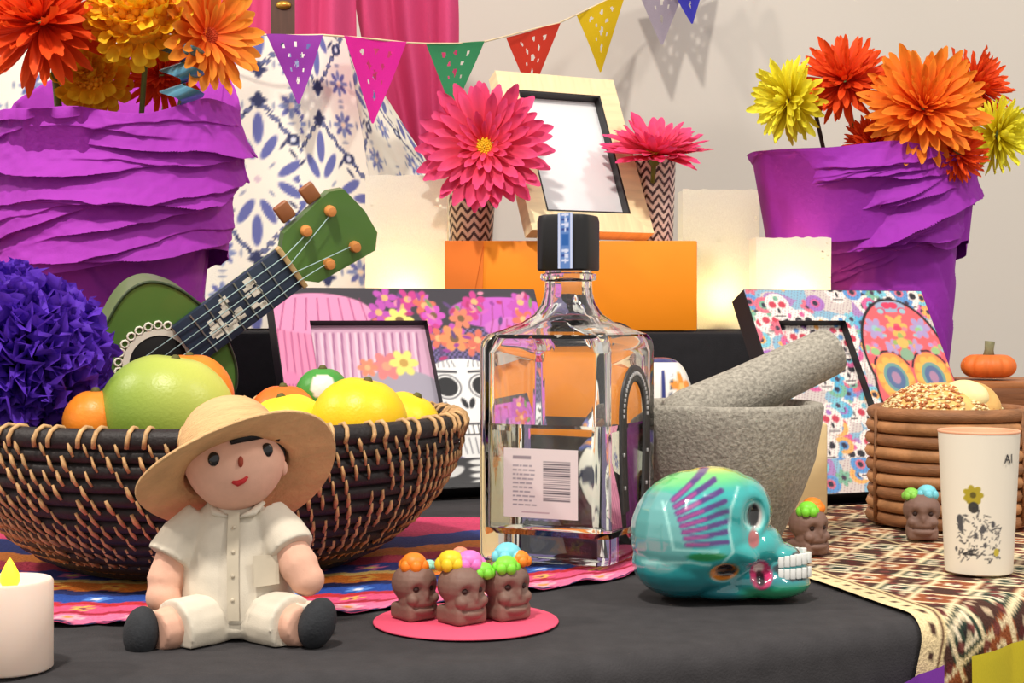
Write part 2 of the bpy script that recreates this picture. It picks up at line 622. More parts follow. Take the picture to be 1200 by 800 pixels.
def tile_paint(U, V):
    """cream cloth printed with blue leaf crosses in a diamond lattice"""
    base = (240, 234, 220)
    P_, PV = 0.16, 0.20
    leaf, navy, grey = (98, 104, 166), (46, 52, 92), (150, 156, 178)
    u0, v0 = np.mod(U + P_ / 2, P_) - P_ / 2, np.mod(V + PV / 2, PV) - PV / 2
    p = Paint(u0, v0, base, 0.0009)
    for k in range(4):
        a = k * PI / 2
        c, s_ = math.cos(a), math.sin(a)
        p.ell(c * 0.054, s_ * 0.054, 0.0165, 0.0055, leaf, a)
        for m in (-1, 1):
            p.ell(c * 0.034 - m * s_ * 0.0115, s_ * 0.034 + m * c * 0.0115, 0.0145, 0.0052, leaf, a + m * 0.55)
        p.ell(0.021 * math.cos(a + PI / 4), 0.021 * math.sin(a + PI / 4), 0.004, 0.0015, grey, a + PI / 4)
        for m in (-1, 1):
            p.ell(0.046 * math.cos(a + PI / 4 + m * 0.16), 0.046 * math.sin(a + PI / 4 + m * 0.16), 0.006, 0.0016, navy, a + m * 0.9)
    p.ell(0, 0, 0.0035, 0.0035, (214, 190, 200))
    lat = np.abs(np.abs(u0) / 0.074 + np.abs(v0) / 0.084 - 1)
    dash = (np.mod(v0 + 0.3 * u0, 0.0095) < 0.0062)
    p.mask(((lat < 0.055) & dash) * 1.0, (104, 110, 146))
    p.mask(((lat < 0.02) & ~dash) * 1.0, navy)
    for (x, y) in ((0, 0.084), (0, -0.084), (0.074, 0), (-0.074, 0)):
        p.ell(x, y, 0.0045, 0.009, navy)
        p.ell(x, y, 0.009, 0.0035, navy)
    for (x, y) in ((0.037, 0.042), (-0.037, 0.042), (0.037, -0.042), (-0.037, -0.042)):
        p.ell(x, y, 0.0075, 0.006, navy)
        p.ell(x, y, 0.003, 0.003, (210, 214, 226))
    # florets between the diamonds
    for (ou, ov) in ((P_ / 2, PV / 2), (P_ / 2, PV / 2 - 0.062), (P_ / 2 - 0.045, PV / 2 - 0.022)):
        for (su, sv) in ((1, 1), (-1, 1), (1, -1), (-1, -1)):
            if ou == P_ / 2 and su < 0 or ov == PV / 2 and sv < 0:
                continue
            p2 = Paint(np.mod(u0 - su * ou + P_ / 2, P_) - P_ / 2, np.mod(v0 - sv * ov + PV / 2, PV) - PV / 2, base, 0.0009)
            p2.c = p.c
            for k in range(8):
                a = k * PI / 4
                p2.ell(0.0085 * math.cos(a), 0.0085 * math.sin(a), 0.0056, 0.0026, leaf if k % 2 else (128, 140, 184), a)
            p2.ell(0, 0, 0.003, 0.003, (235, 215, 190))
            for k in range(4):
                a = k * PI / 2
                p2.ell(0.019 * math.cos(a), 0.019 * math.sin(a), 0.004, 0.0016, grey, a + PI / 2)
            p.c = p2.c
    return p.c


TD, TZ1 = 1.62, CAMZ + 330 * 1.62 / FPX
x_corner = (352 - 600) * TD / FPX
tz = np.linspace(RZ + 0.002, TZ1, 150)
# cloth: front face, a soft fold at the corner, a flared side face, a second lower flap further back
prof = [(-0.60, TD + 0.01), (-0.40, TD), (x_corner - 0.06, TD - 0.004), (x_corner - 0.012, TD + 0.002), (x_corner, TD + 0.004)]
xs = np.concatenate([np.linspace(-0.60, x_corner, 200)])
XX, ZZ = np.meshgrid(xs, tz, indexing='ij')
YY = TD + 0.006 * np.sin(XX * 45) + 0.004 * noise2(XX * 20, ZZ * 6, 4) - 0.012 * (1 - (ZZ - RZ) / (TZ1 - RZ))
cb = MB().grid(np.stack([XX, YY, ZZ], -1), col=tile_paint(XX + 0.268, ZZ - 0.296))
q = np.linspace(0, 1, 70)
QQ, Z2 = np.meshgrid(q, tz, indexing='ij')
hfrac = 1 - (Z2 - RZ) / (TZ1 - RZ)
wid = 0.046 + 0.052 * hfrac
X2 = x_corner + QQ * wid
Y2 = YY[-1][None, :] - 0.012 * np.sin(QQ * PI) + QQ * 0.02
cb.grid(np.stack([X2, Y2, Z2], -1), col=tile_paint(QQ * 0.09 - 0.03, Z2 - 0.276))
qq = np.linspace(0, 1, 60)
Q3, Z3 = np.meshgrid(qq, np.linspace(RZ + 0.002, TZ1 - 0.004, 120), indexing='ij')
h3 = 1 - (Z3 - RZ) / (TZ1 - RZ)
X3 = x_corner + 0.04 + 0.052 * h3 + Q3 * (0.01 + 0.145 * np.clip(h3, 0, 0.6))
Y3 = TD + 0.03 + Q3 * 0.13 + 0.01 * np.sin(Q3 * 9 + Z3 * 12)
cb.grid(np.stack([X3, Y3, Z3], -1), col=tile_paint(Q3 * 0.17, Z3))
tile = thing('draped_box', 'tall box draped in cream cloth printed with blue tile motifs', 'draped box', (0, 0, 0))
o = cb.build('tile_print_cloth', m_tile, tile)
MB().box(((-0.60 + x_corner) / 2, TD + 0.10, (RZ + TZ1) / 2), ((x_corner + 0.60) / 2 - 0.004, 0.075, (TZ1 - RZ) / 2 - 0.002), 0.003).build('box_body', M('white_box', (240, 234, 222), 0.8), tile, sharp=40)

# ------------------------------------------------------------------ magenta fabric and post behind
m_mag = translucent('magenta_fabric', (212, 76, 126), 0.2)


def hanging(name, label, px0, px1, d, ytop, ybot, pleats, amp, seed):
    n, k = 90, 60
    u = np.linspace(0, 1, n)
    v = np.linspace(0, 1, k)
    Ug, Vg = np.meshgrid(u, v, indexing='ij')
    PXg = px0(Vg) + (px1(Vg) - px0(Vg)) * Ug
    PYg = ytop + (ybot(Ug) - ytop) * Vg
    Dg = d + amp * np.sin(Ug * pleats * PI + seed + 1.2 * np.sin(Vg * 3)) + 0.35 * amp * noise2(Ug * 9, Vg * 4, seed)
    P = np.stack([(PXg - 600) * d / FPX, Dg, CAMZ - (PYg - HOR) * d / FPX], -1)
    return tag(MB().grid(P).build(name, m_mag), label, 'fabric')


hanging('fabric_swag', 'narrow magenta fabric swag hanging above the orange gerbera', lambda v: 238 + 0 * v, lambda v: 319 + 0 * v, 1.86, -120, lambda u: 230 + 0 * u, 3, 0.012, 1)
hanging('fabric_swag', 'narrow magenta fabric swag hanging above the magenta flag', lambda v: 347 + 0 * v, lambda v: 414 + 6 * v, 1.86, -120, lambda u: 235 + 0 * u, 3, 0.012, 4)
hanging('fabric_swag', 'wide magenta fabric swag hanging behind the pink gerbera and green flag', lambda v: 402 + 60 * v ** 1.5, lambda v: 512 + 26 * np.sin(v * 2.2 + 0.5), 1.93, -120, lambda u: 205 - 12 * u, 5, 0.014, 2)
m_post = M('dark_wood_post', (84, 56, 44), 0.6, 0.2, 20, stretch=(6, 6, 0.6))
post = thing('wooden_post', 'dark brown wooden post between the magenta swags', 'post', tuple(W(334, 370, 1.97) - Vector((0, 0, CAMZ - RZ))))
zt = 0.72
post.location.z = FLOOR_Z
post.location.y = 2.2
post.location.x = (334 - 600) * 2.2 / FPX
MB().box((0, 0, 0.74 + zt / 2), (0.03, 0.012, 0.74 + zt / 2), 0.003).build('shaft', m_post, post, sharp=40)
MB().ell((0.0, -0.014, -FLOOR_Z + CAMZ + 362 * 2.2 / FPX), (0.011, 0.005, 0.006)).build('brass_stud', M('brass', (214, 160, 70), 0.3, 0.1, metal=0.8), post)

# ------------------------------------------------------------------ paper bunting
bun = thing('paper_bunting', 'string of cut tissue paper flags strung across the back', 'bunting', (0, 0, 0))
spts = [(225, 36, 1.575), (315, 41, 1.575), (348, 41.5, 1.575), (378, 41, 1.575), (405, 43, 1.585), (440, 46, 1.62), (475, 50, 1.66), (500, 51, 1.72), (533, 51, 1.78), (567, 49, 1.84), (595, 42, 1.90), (625, 34, 1.95), (655, 27, 2.0), (678, 16, 2.05), (705, 3, 2.09), (731, -9, 2.11), (760, -25, 2.13), (790, -32, 2.14), (860, -50, 2.19), (900, -64, 2.2)]
MB().tube([W(*q_) for q_ in spts], 0.0011, 6).build('string', M('cream_string', (236, 214, 176), 0.8), bun)


def flag(col, tl, tr, tip, dl, dr, dt, seed, name, trans=0.35):
    a, b, c = W(tl[0], tl[1], dl), W(tr[0], tr[1], dr), W(tip[0], tip[1], dt)
    n = 40
    P = np.zeros((n + 1, n + 1, 3))
    keep_ = np.ones((n, n), bool)
    rnd = np.random.default_rng(seed)
    nn = Vector((0, -1, 0))
    for i in range(n + 1):
        for j in range(n + 1):
            u, v = i / n, j / n
            q1 = a.lerp(b, u)
            q2 = c + (b - a) * (u - 0.5) * 0.03
            P[i, j] = q1.lerp(q2, v) + nn * (0.004 * math.sin(u * 5 + seed) * (1 - v) + 0.003 * math.sin(v * 6 + seed))
    for (cx, cy, r) in ((0.25, 0.16, 0.05), (0.5, 0.13, 0.05), (0.75, 0.16, 0.05), (0.35, 0.3, 0.05), (0.65, 0.3, 0.05), (0.5, 0.42, 0.08), (0.3, 0.5, 0.04), (0.7, 0.5, 0.04), (0.5, 0.66, 0.08)):
        for i in range(n):
            for j in range(n):
                if ((i + .5) / n - cx) ** 2 + ((j + .5) / n - cy) ** 2 < (r * (0.45 + 0.5 * rnd.random())) ** 2:
                    keep_[i, j] = False
    tag(MB().grid(P, keep=keep_).build('paper_flag', translucent(name, col, trans), bun), '%s tissue paper flag with punched holes' % name.split('_')[0])


flag((150, 60, 168), (313, 41), (379, 41), (350, 122), 1.572, 1.572, 1.56, 1, 'purple_tissue')
flag((232, 44, 166), (404, 43), (477, 50), (437, 145), 1.583, 1.66, 1.60, 2, 'magenta_tissue')
flag((64, 160, 108), (499, 51), (568, 49), (531, 130), 1.72, 1.84, 1.78, 3, 'green_tissue')
flag((214, 62, 44), (593, 43), (657, 27), (622, 112), 1.90, 2.0, 1.94, 4, 'red_tissue')
flag((222, 186, 26), (676, 17), (734, -10), (704, 84), 2.05, 2.11, 2.07, 5, 'yellow_tissue')
flag((166, 156, 172), (738, -30), (812, -38), (776, 52), 2.14, 2.16, 2.12, 6, 'shadow_lilac_tissue', 0.5)  # lilac-grey sheet standing in for a flag's tinted shadow on the wall
flag((58, 56, 168), (775, -34), (834, -44), (811, 28), 2.135, 2.155, 2.11, 7, 'blue_tissue')

# ------------------------------------------------------------------ white paper lantern bags on the riser
m_bag = translucent('white_bag_paper', (248, 244, 232), 0.45)
m_tea = M('white_plastic', (236, 230, 218), 0.4, 0.03)
m_flame = glow_mat('led_flame', (255, 190, 80), 14)


def lantern(label, px0, px1, ytop, d, seed, power):
    w = (px1 - px0) * d / FPX
    cx = ((px0 + px1) / 2 - 600) * d / FPX
    h = CAMZ - (ytop - HOR) * d / FPX - RZ - 0.001
    t = thing('paper_lantern', label, 'lantern', (cx, d + w * 0.3, RZ + 0.001), 0, 'white paper bag lanterns')
    dep = w * 0.6
    n, k = 96, 70
    per = 2 * (w + dep)
    u = np.arange(n) / n * per
    V = np.linspace(0, h, k)
    P = np.zeros((n, k, 3))
    for i, s_ in enumerate(u):
        if s_ < w:
            x, y = -w / 2 + s_, -dep / 2
        elif s_ < w + dep:
            x, y = w / 2, -dep / 2 + (s_ - w)
        elif s_ < 2 * w + dep:
            x, y = w / 2 - (s_ - w - dep), dep / 2
        else:
            x, y = -w / 2, dep / 2 - (s_ - 2 * w - dep)
        P[i, :, 0], P[i, :, 1] = x, y
        P[i, :, 2] = V
    P[..., 2] += (0.0018 * noise1(u * 180, seed))[:, None] * (V / h)[None, :] ** 6
    P[..., 0:2] *= (1 + 0.012 * noise2(P[..., 2] * 60, (u * 60)[:, None] + 0 * P[..., 2], seed))[..., None]
    keep_ = np.ones((n, k - 1), bool)
    rnd = np.random.default_rng(seed)
    for i in range(n):
        for j in range(int(k * 0.55), k - 3):
            if u[i] < w and rnd.random() < 0.03:
                keep_[i, j] = False
    MB().grid(P, cu=True, keep=keep_).build('paper_bag', m_bag, t, smooth=False)
    MB().box((0, 0, 0.0006), (w / 2 - 0.001, dep / 2 - 0.001, 0.0005)).build('bag_bottom', m_bag, t, smooth=False)
    MB().lathe([(0.017, 0.0015), (0.0175, 0.003), (0.0175, 0.013), (0.016, 0.014)], 24).build('tealight', m_tea, t, sharp=40)
    MB().lathe([(0.001, 0.014), (0.004, 0.018), (0.0035, 0.023), (0.0004, 0.03)], 12).build('led_flame', m_flame, t)
    l = bpy.data.lights.new('tealight_glow', 'POINT')
    l.energy = power
    l.color = (1.0, 0.8, 0.36)
    l.shadow_soft_size = 0.004
    lo = bpy.data.objects.new('tealight_glow', l)
    C.objects.link(lo)
    lo.parent = t
    lo.location = (0, 0, 0.034)


lantern('tall white paper lantern bag between the tile-print box and orange box', 428, 524, 205, 1.455, 1, 0.12)
lantern('tall white paper lantern bag beside the right end of the orange box', 800, 890, 222, 1.63, 2, 0.12)
lantern('short white paper lantern bag beside the right-hand purple pot', 886, 974, 278, 1.47, 3, 0.12)

# ------------------------------------------------------------------ orange paper-wrapped box
m_orange = M('orange_paper', (255, 146, 14), 0.55, 0.05, 12, 0.12, 40)
m_orange2 = M('orange_paper_flap', (246, 128, 40), 0.6, 0.05, 12, 0.12, 40)
BX0, BX1 = (522 - 600) * 1.44 / FPX, (817 - 600) * 1.44 / FPX
BY0, BY1, BZ1 = 1.44, 1.575, CAMZ - (282 - HOR) * 1.44 / FPX
ob = thing('wrapped_box', 'box wrapped in bright orange paper carrying the wooden photo frame', 'box', ((BX0 + BX1) / 2, (BY0 + BY1) / 2, RZ + 0.001))
hx, hy, hz = (BX1 - BX0) / 2, (BY1 - BY0) / 2, BZ1 - RZ - 0.001
MB().box((0, 0, hz / 2), (hx, hy, hz / 2), 0.0015).build('wrapped_body', m_orange, ob, sharp=40)
fl = MB()
y0 = -hy - 0.0007
fl.add([(-hx - .0005, y0, 0.001), (-hx + 0.021, y0 - .0006, 0.001), (-hx + 0.036, y0 - .0022, hz - 0.0005), (-hx - .0005, y0, hz)], [(0, 1, 2, 3)])
fl.build('folded_flap', m_orange2, ob, smooth=False)
MB().add([(-hx + 0.021, y0 - .0003, 0.001), (-hx + 0.034, y0 - .0003, 0.001), (-hx + 0.036, y0 - .0003, hz - .0005)], [(0, 1, 2)]).build('folded_corner', m_orange2, ob, smooth=False)

# ------------------------------------------------------------------ pale wood photo frame leaning on the box
m_pale = M('pale_wood', (238, 218, 172), 0.5, 0.1, 25, 0.1, stretch=(1, 1, 8))
m_pale2 = M('pale_wood_rail', (238, 218, 172), 0.5, 0.1, 25, 0.1, stretch=(8, 1, 1))
m_brown = M('brown_board', (92, 48, 40), 0.7)
m_white_card = M('white_glossy_print', (236, 238, 240), 0.12, 0.01, coat=1.0)
m_blackedge = M('black_slip', (34, 32, 34), 0.5)


def lean_matrix(base, yaw, lean):
    return Matrix.Translation(base) @ Matrix.Rotation(yaw, 4, 'Z') @ Matrix.Rotation(-lean, 4, 'X')


pf = thing('photo_frame', 'pale wooden photo frame with a bright blank print leaning on the orange box', 'photo frame', (0, 0, 0))
pf.matrix_basis = lean_matrix((0.078, 1.452, BZ1 + 0.0095), math.radians(27), math.radians(26))
fw, fh, rw, ft = 0.133, 0.176, 0.0205, 0.016
for sx in (-1, 1):
    x0, x1 = sx * fw / 2, sx * (fw / 2 - rw)
    vv = [(x0, 0, 0), (x0, 0, fh), (x1, 0, fh - rw), (x1, 0, rw)]
    MB().add([(a, y, c) for y in (0, ft) for (a, b, c) in vv], [(0, 1, 2, 3), (4, 7, 6, 5), (0, 4, 5, 1), (1, 5, 6, 2), (2, 6, 7, 3), (3, 7, 4, 0)]).build('side_rail', m_pale, pf, smooth=False)
for tb_ in (0, 1):
    z0, z1 = (0, rw) if tb_ == 0 else (fh, fh - rw)
    vv = [(-fw / 2, 0, z0), (fw / 2, 0, z0), (fw / 2 - rw, 0, z1), (-fw / 2 + rw, 0, z1)]
    MB().add([(a, y, c) for y in (0, ft) for (a, b, c) in vv], [(0, 1, 2, 3), (4, 7, 6, 5), (0, 4, 5, 1), (1, 5, 6, 2), (2, 6, 7, 3), (3, 7, 4, 0)]).build('cross_rail', m_pale2, pf, smooth=False)
sl = MB()
iw, ih = fw / 2 - rw, fh - 2 * rw
for (cx, cz, hx_, hz_) in ((-iw + .001, fh / 2, .001, ih / 2), (iw - .001, fh / 2, .001, ih / 2), (0, rw + .001, iw, .001), (0, fh - rw - .001, iw, .001)):
    sl.box((cx, 0.006, cz), (hx_, 0.0055, hz_))
sl.build('inner_slip', m_blackedge, pf, smooth=False)
MB().box((0, 0.011, fh / 2), (iw, 0.0008, ih / 2)).build('print', m_white_card, pf, smooth=False)
MB().box((0, ft + 0.0015, fh / 2), (fw / 2 - 0.004, 0.0014, fh / 2 - 0.004)).build('backing_board', m_brown, pf, smooth=False)
MB().box((-0.02, ft + 0.0055, 0.06), (0.014, 0.0025, 0.05)).build('easel_leg', m_brown, pf, smooth=False)

# ------------------------------------------------------------------ printed shadow-box frames leaning on the riser
m_print = MV('printed_art', 0.45, coat=0.2, spec=0.3)
m_blackfr = M('black_frame', (24, 22, 24), 0.5, 0.1)


def art_frame(name, label, base, yaw, lean, w, h, win, paint_front, paint_in, thick=0.02):
    t = thing(name, label, 'picture frame', (0, 0, 0), 0)
    t.matrix_basis = lean_matrix(base, math.radians(yaw), math.radians(lean))
    n, k = int(w / 0.0011), int(h / 0.0011)
    wx0, wx1, wz0, wz1 = win
    u = np.unique(np.concatenate([np.linspace(-w / 2, w / 2, n), [wx0, wx1]]))
    v = np.unique(np.concatenate([np.linspace(0, h, k), [wz0, wz1]]))
    Ug, Vg = np.meshgrid(u, v, indexing='ij')
    uc, vc = (u[:-1] + u[1:]) / 2, (v[:-1] + v[1:]) / 2
    kp = ~(((uc > wx0) & (uc < wx1))[:, None] & ((vc > wz0) & (vc < wz1))[None, :])
    P = np.stack([Ug, 0 * Ug, Vg], -1)
    MB().grid(P, col=paint_front(Ug, Vg), keep=kp).build('printed_face', m_print, t)
    f = MB()
    e_ = 0.0006
    for (x0, x1, z0, z1) in ((-w / 2 - e_, -w / 2 + 0.003, 0, h), (w / 2 - 0.003, w / 2 + e_, 0, h), (-w / 2, w / 2, -e_, 0.003), (-w / 2, w / 2, h - 0.003, h + e_)):
        f.box(((x0 + x1) / 2, thick / 2 + 0.0005, (z0 + z1) / 2), ((x1 - x0) / 2, thick / 2, (z1 - z0) / 2))
    f.build('outer_frame', m_blackfr, t, smooth=False)
    g = MB()
    dp = 0.0085
    for (x0, x1, z0, z1) in ((wx0 - .002, wx0, wz0, wz1), (wx1, wx1 + .002, wz0, wz1), (wx0, wx1, wz0 - .002, wz0), (wx0, wx1, wz1, wz1 + .002)):
        g.box(((x0 + x1) / 2, dp / 2 + 0.0006, (z0 + z1) / 2), ((x1 - x0) / 2, dp / 2, (z1 - z0) / 2))
    g.build('window_rebate', m_blackfr, t, smooth=False)
    ui, vi = np.linspace(wx0, wx1, int((wx1 - wx0) / 0.0012)), np.linspace(wz0, wz1, int((wz1 - wz0) / 0.0012))
    Ui, Vi = np.meshgrid(ui, vi, indexing='ij')
    MB().grid(np.stack([Ui, 0 * Ui + dp, Vi], -1), col=paint_in(Ui, Vi)).build('printed_insert', m_print, t)
    MB().box((0, thick, h / 2), (w / 2 - 0.001, 0.001, h / 2 - 0.001)).build('backing_board', m_blackfr, t, smooth=False)
    return t


def paint_flowerskull(U, V):
    w, h = 0.247, 0.19
    p = Paint(U, V, (66, 60, 92), 0.0007)
    hatch = (np.mod(np.floor(U / 0.0024) + np.floor(V / 0.0024), 2) == 0) * 1.0
    p.mask(hatch, (112, 98, 150))
    p.rect(-0.2, 0.150, 0.2, 0.2, (60, 56, 64))
    for (x, z, rx, rz, c) in ((-0.105, 0.12, 0.03, 0.05, (232, 140, 180)), (-0.085, 0.165, 0.05, 0.02, (236, 150, 192)), (-0.115, 0.06, 0.016, 0.05, (228, 130, 176)), (0.085, 0.166, 0.05, 0.016, (196, 92, 196)), (0.1, 0.15, 0.035, 0.012, (206, 112, 200))):
        p.ell(x, z, rx, rz, c)
        for k in range(9):
            q_ = k / 8
            p.seg(x - rx * 0.9 + 1.8 * rx * q_, z - rz * 0.8, x - rx * 0.7 + 1.5 * rx * q_, z + rz * 0.75, 0.0006, (150, 60, 110), 0.7)
    rnd = random.Random(5)
    for k in range(20):
        x, z = -0.03 + rnd.random() * 0.14, 0.132 + rnd.random() * 0.05
        p.flower(x, z, 0.011, 5, [(200, 60, 140), (190, 80, 180), (214, 110, 90)][k % 3], (240, 180, 120), rnd.random() * 3)
    for (x, z, r, c) in ((-0.012, 0.158, 0.013, (238, 226, 120)), (-0.004, 0.134, 0.015, (240, 232, 96)), (0.035, 0.14, 0.014, (232, 146, 92)), (-0.03, 0.122, 0.012, (228, 216, 110)), (0.02, 0.163, 0.011, (206, 84, 190)), (0.045, 0.16, 0.011, (226, 130, 100))):
        p.flower(x, z, r, 6, c, (120, 90, 60))
    # leaves and small blossoms packed along the hat band
    for k in range(46):
        x, z = -0.035 + rnd.random() * 0.15, 0.118 + rnd.random() * 0.068
        c = [(150, 60, 150), (206, 96, 190), (96, 66, 120), (226, 140, 170), (120, 150, 90), (180, 50, 110)][k % 6]
        p.ell(x, z, 0.0025 + 0.003 * rnd.random(), 0.0018, c, rnd.random() * 3)
    # skull
    sx = 0.036
    p.ell(sx, 0.094, 0.040, 0.026, (240, 240, 238))
    p.ell(sx, 0.066, 0.031, 0.026, (238, 238, 236))
    p.ell(sx, 0.042, 0.026, 0.018, (226, 226, 224))
    for m in (-1, 1):
        p.ell(sx + m * 0.0165, 0.093, 0.0098, 0.0092, (26, 26, 30))
        p.ring(sx + m * 0.0165, 0.093, 0.0125, 0.0115, 0.0006, (90, 90, 96))
        p.seg(sx + m * 0.006, 0.107, sx + m * 0.026, 0.108, 0.0012, (70, 70, 76))
        p.ell(sx + m * 0.0034, 0.077, 0.0024, 0.0052, (26, 26, 30), -m * 0.4)
        for k in range(6):
            p.seg(sx + m * (0.020 + 0.002 * k), 0.078 - 0.005 * k, sx + m * (0.031 - 0.0016 * k), 0.074 - 0.005 * k, 0.0006, (110, 110, 116))
        p.ell(sx + m * 0.026, 0.066, 0.004, 0.007, (60, 60, 66), m * 0.5)
        for k in range(5):
            p.seg(sx + m * (0.008 + 0.004 * k), 0.118, sx + m * (0.006 + 0.005 * k), 0.112, 0.0005, (130, 130, 136))
    p.rect(sx - 0.019, 0.047, sx + 0.019, 0.058, (30, 30, 34))
    for k in range(8):
        p.rect(sx - 0.0186 + 0.0047 * k, 0.0482, sx - 0.0148 + 0.0047 * k, 0.0566, (244, 244, 240))
    for k in range(5):
        p.seg(sx - 0.012 + 0.006 * k, 0.044, sx - 0.010 + 0.005 * k, 0.030, 0.0006, (120, 120, 126))
    p.rect(-0.2, -0.01, 0.2, 0.026, (30, 28, 32))
    for k in range(4):
        p.ell(sx, 0.022 - 0.006 * k, 0.011, 0.0024, (220, 220, 216))
    for m in (-1, 1):
        for k in range(3):
            p.ell(sx + m * (0.025 + 0.012 * k), 0.014 - 0.003 * k, 0.010, 0.004, (206, 206, 204), -m * 0.35)
    p.rect(-0.2, -0.01, 0.2, 0.004, (24, 22, 26))
    return p.c


def paint_feather(U, V):
    p = Paint(U, V, (216, 168, 196), 0.0007)
    for k in range(16):
        x = -0.12 + k * 0.0075
        p.seg(x, 0.02, x + 0.012, 0.15, 0.0009, (150, 84, 130), 0.8)
        p.seg(x + 0.003, 0.05, x + 0.009, 0.15, 0.0012, (240, 206, 222), 0.9)
    p.ell(-0.03, 0.085, 0.05, 0.028, (166, 160, 176), 0.2)
    p.flower(-0.028, 0.118, 0.014, 6, (230, 130, 130), (240, 160, 130))
    p.flower(-0.045, 0.117, 0.009, 6, (236, 140, 110), (240, 180, 130))
    p.flower(-0.012, 0.121, 0.013, 6, (236, 226, 120), (200, 160, 80))
    return p.c


def paint_skulls(U, V):
    p = Paint(U, V, (136, 180, 204), 0.0006)
    p.mask((noise2(U * 45, V * 45, 8) > 0.12) * 1.0, (206, 196, 190))
    p.mask((noise2(U * 45 + 9, V * 45, 5) > 0.24) * 1.0, (168, 130, 186))
    rnd = random.Random(3)
    pal = [(86, 176, 214), (120, 196, 214), (222, 110, 130), (166, 112, 190), (244, 176, 96), (120, 180, 150), (214, 96, 150), (90, 150, 210)]
    for k in range(200):
        x, z = -0.1 + rnd.random() * 0.2, rnd.random() * 0.195
        c = pal[k % 8]
        if k % 3 == 0:
            p.ell(x, z, 0.0095, 0.008, c)
            p.ell(x, z, 0.0048, 0.0042, pal[(k + 3) % 8])
            p.ell(x, z, 0.0025, 0.0025, (40, 40, 60))
        elif k % 3 == 1:
            p.flower(x, z, 0.0075, 6, c, (60, 50, 70), rnd.random())
        else:
            p.ell(x, z, 0.012, 0.011, (238, 230, 222))
            p.ell(x, z - 0.009, 0.008, 0.006, (238, 230, 222))
            for m in (-1, 1):
                p.ell(x + m * 0.0048, z, 0.0036, 0.0033, (200, 60, 80) if k % 2 else (36, 36, 44))
            p.ell(x, z - 0.006, 0.0014, 0.0025, (36, 36, 44))
            p.seg(x - 0.005, z - 0.011, x + 0.005, z - 0.011, 0.0005, (36, 36, 44))
            p.ell(x, z + 0.006, 0.0025, 0.0025, c)
    dots = (np.mod(np.floor(U / 0.0012) * 7 + np.floor(V / 0.0012) * 13, 11) < 2) * 0.35
    p.mask(dots, (120, 60, 90))
    return p.c


def paint_bigskull(U, V):
    p = Paint(U, V, (0, 0, 0), 0.0006)
    p.c = paint_skulls(U, V)
    cx = 0.052
    p.ell(cx, 0.122, 0.0445, 0.058, (24, 20, 24))
    p.ell(cx, 0.085, 0.0445, 0.06, (24, 20, 24))
    p.ell(cx, 0.122, 0.042, 0.0555, (236, 98, 104))
    p.ell(cx, 0.085, 0.042, 0.0575, (236, 98, 104))
    for m in (-1, 1):
        p.ell(cx + m * 0.02, 0.102, 0.019, 0.024, (244, 150, 76))
        for k in range(10):
            q_ = k * PI / 5
            p.ell(cx + m * 0.02 + 0.0135 * math.cos(q_), 0.102 + 0.016 * math.sin(q_), 0.005, 0.0045, (246, 178, 84), q_)
        p.ell(cx + m * 0.02, 0.102, 0.012, 0.0145, (110, 156, 150))
        p.ell(cx + m * 0.02, 0.102, 0.009, 0.011, (88, 110, 150))
        p.ell(cx + m * 0.02, 0.102, 0.0045, 0.006, (170, 130, 160))
        for k in range(7):
            q_ = 0.5 + 0.32 * k
            p.seg(cx + m * 0.02 + 0.0205 * math.cos(q_), 0.102 + 0.026 * math.sin(q_), cx + m * 0.02 + 0.0205 * math.cos(q_ + .32), 0.102 + 0.026 * math.sin(q_ + .32), 0.0009, (40, 24, 40))
        p.flower(cx + m * 0.024, 0.15, 0.011, 6, (170, 150, 196), (150, 190, 200))
        p.flower(cx + m * 0.012, 0.132, 0.008, 5, (176, 150, 190), (236, 160, 90))
        p.flower(cx + m * 0.033, 0.13, 0.008, 5, (232, 120, 150), (246, 190, 90))
        p.ell(cx + m * 0.005, 0.062, 0.003, 0.008, (60, 40, 70), -m * 0.4)
    p.flower(cx, 0.152, 0.011, 6, (246, 176, 92), (236, 90, 110))
    p.flower(cx, 0.136, 0.010, 4, (150, 176, 96), (190, 110, 150))
    p.ell(cx, 0.124, 0.007, 0.006, (136, 170, 140))
    p.ell(cx, 0.172, 0.016, 0.006, (150, 170, 196))
    rnd = random.Random(12)
    inside = np.maximum(p.inside(p.dell(cx, 0.122, 0.041, 0.0545)), p.inside(p.dell(cx, 0.085, 0.041, 0.0565)))
    for k in range(70):
        x, z = 0.042 * rnd.random(), 0.035 + 0.14 * rnd.random()
        if ((x - 0.02) / 0.02) ** 2 + ((z - 0.102) / 0.026) ** 2 < 1.05:
            continue
        c = [(246, 180, 96), (150, 190, 200), (176, 150, 200), (250, 130, 140), (150, 190, 130), (214, 60, 96)][k % 6]
        r = 0.0015 + 0.0022 * rnd.random()
        for m in (-1, 1):
            p.mask(inside * p.inside(p.dell(cx + m * x, z, r * 1.3, r)), c)
    for k in range(7):
        p.rect(cx - 0.023 + 0.0066 * k, 0.038, cx - 0.0178 + 0.0066 * k, 0.05, (244, 226, 210))
    return p.c


art_frame('art_frame', 'black frame printed with a flower-crowned skull beside the fruit basket', (-0.055, 1.257, 0.0112), 23, 30, 0.243, 0.19, (-0.092, 0.013, 0.05, 0.158), paint_flowerskull, paint_feather)
art_frame('art_frame', 'black frame printed with small bright skulls and a big pink skull', (0.318, 1.245, 0.0112), 24, 30, 0.185, 0.188, (-0.068, 0.0, 0.03, 0.158), paint_bigskull, paint_skulls)
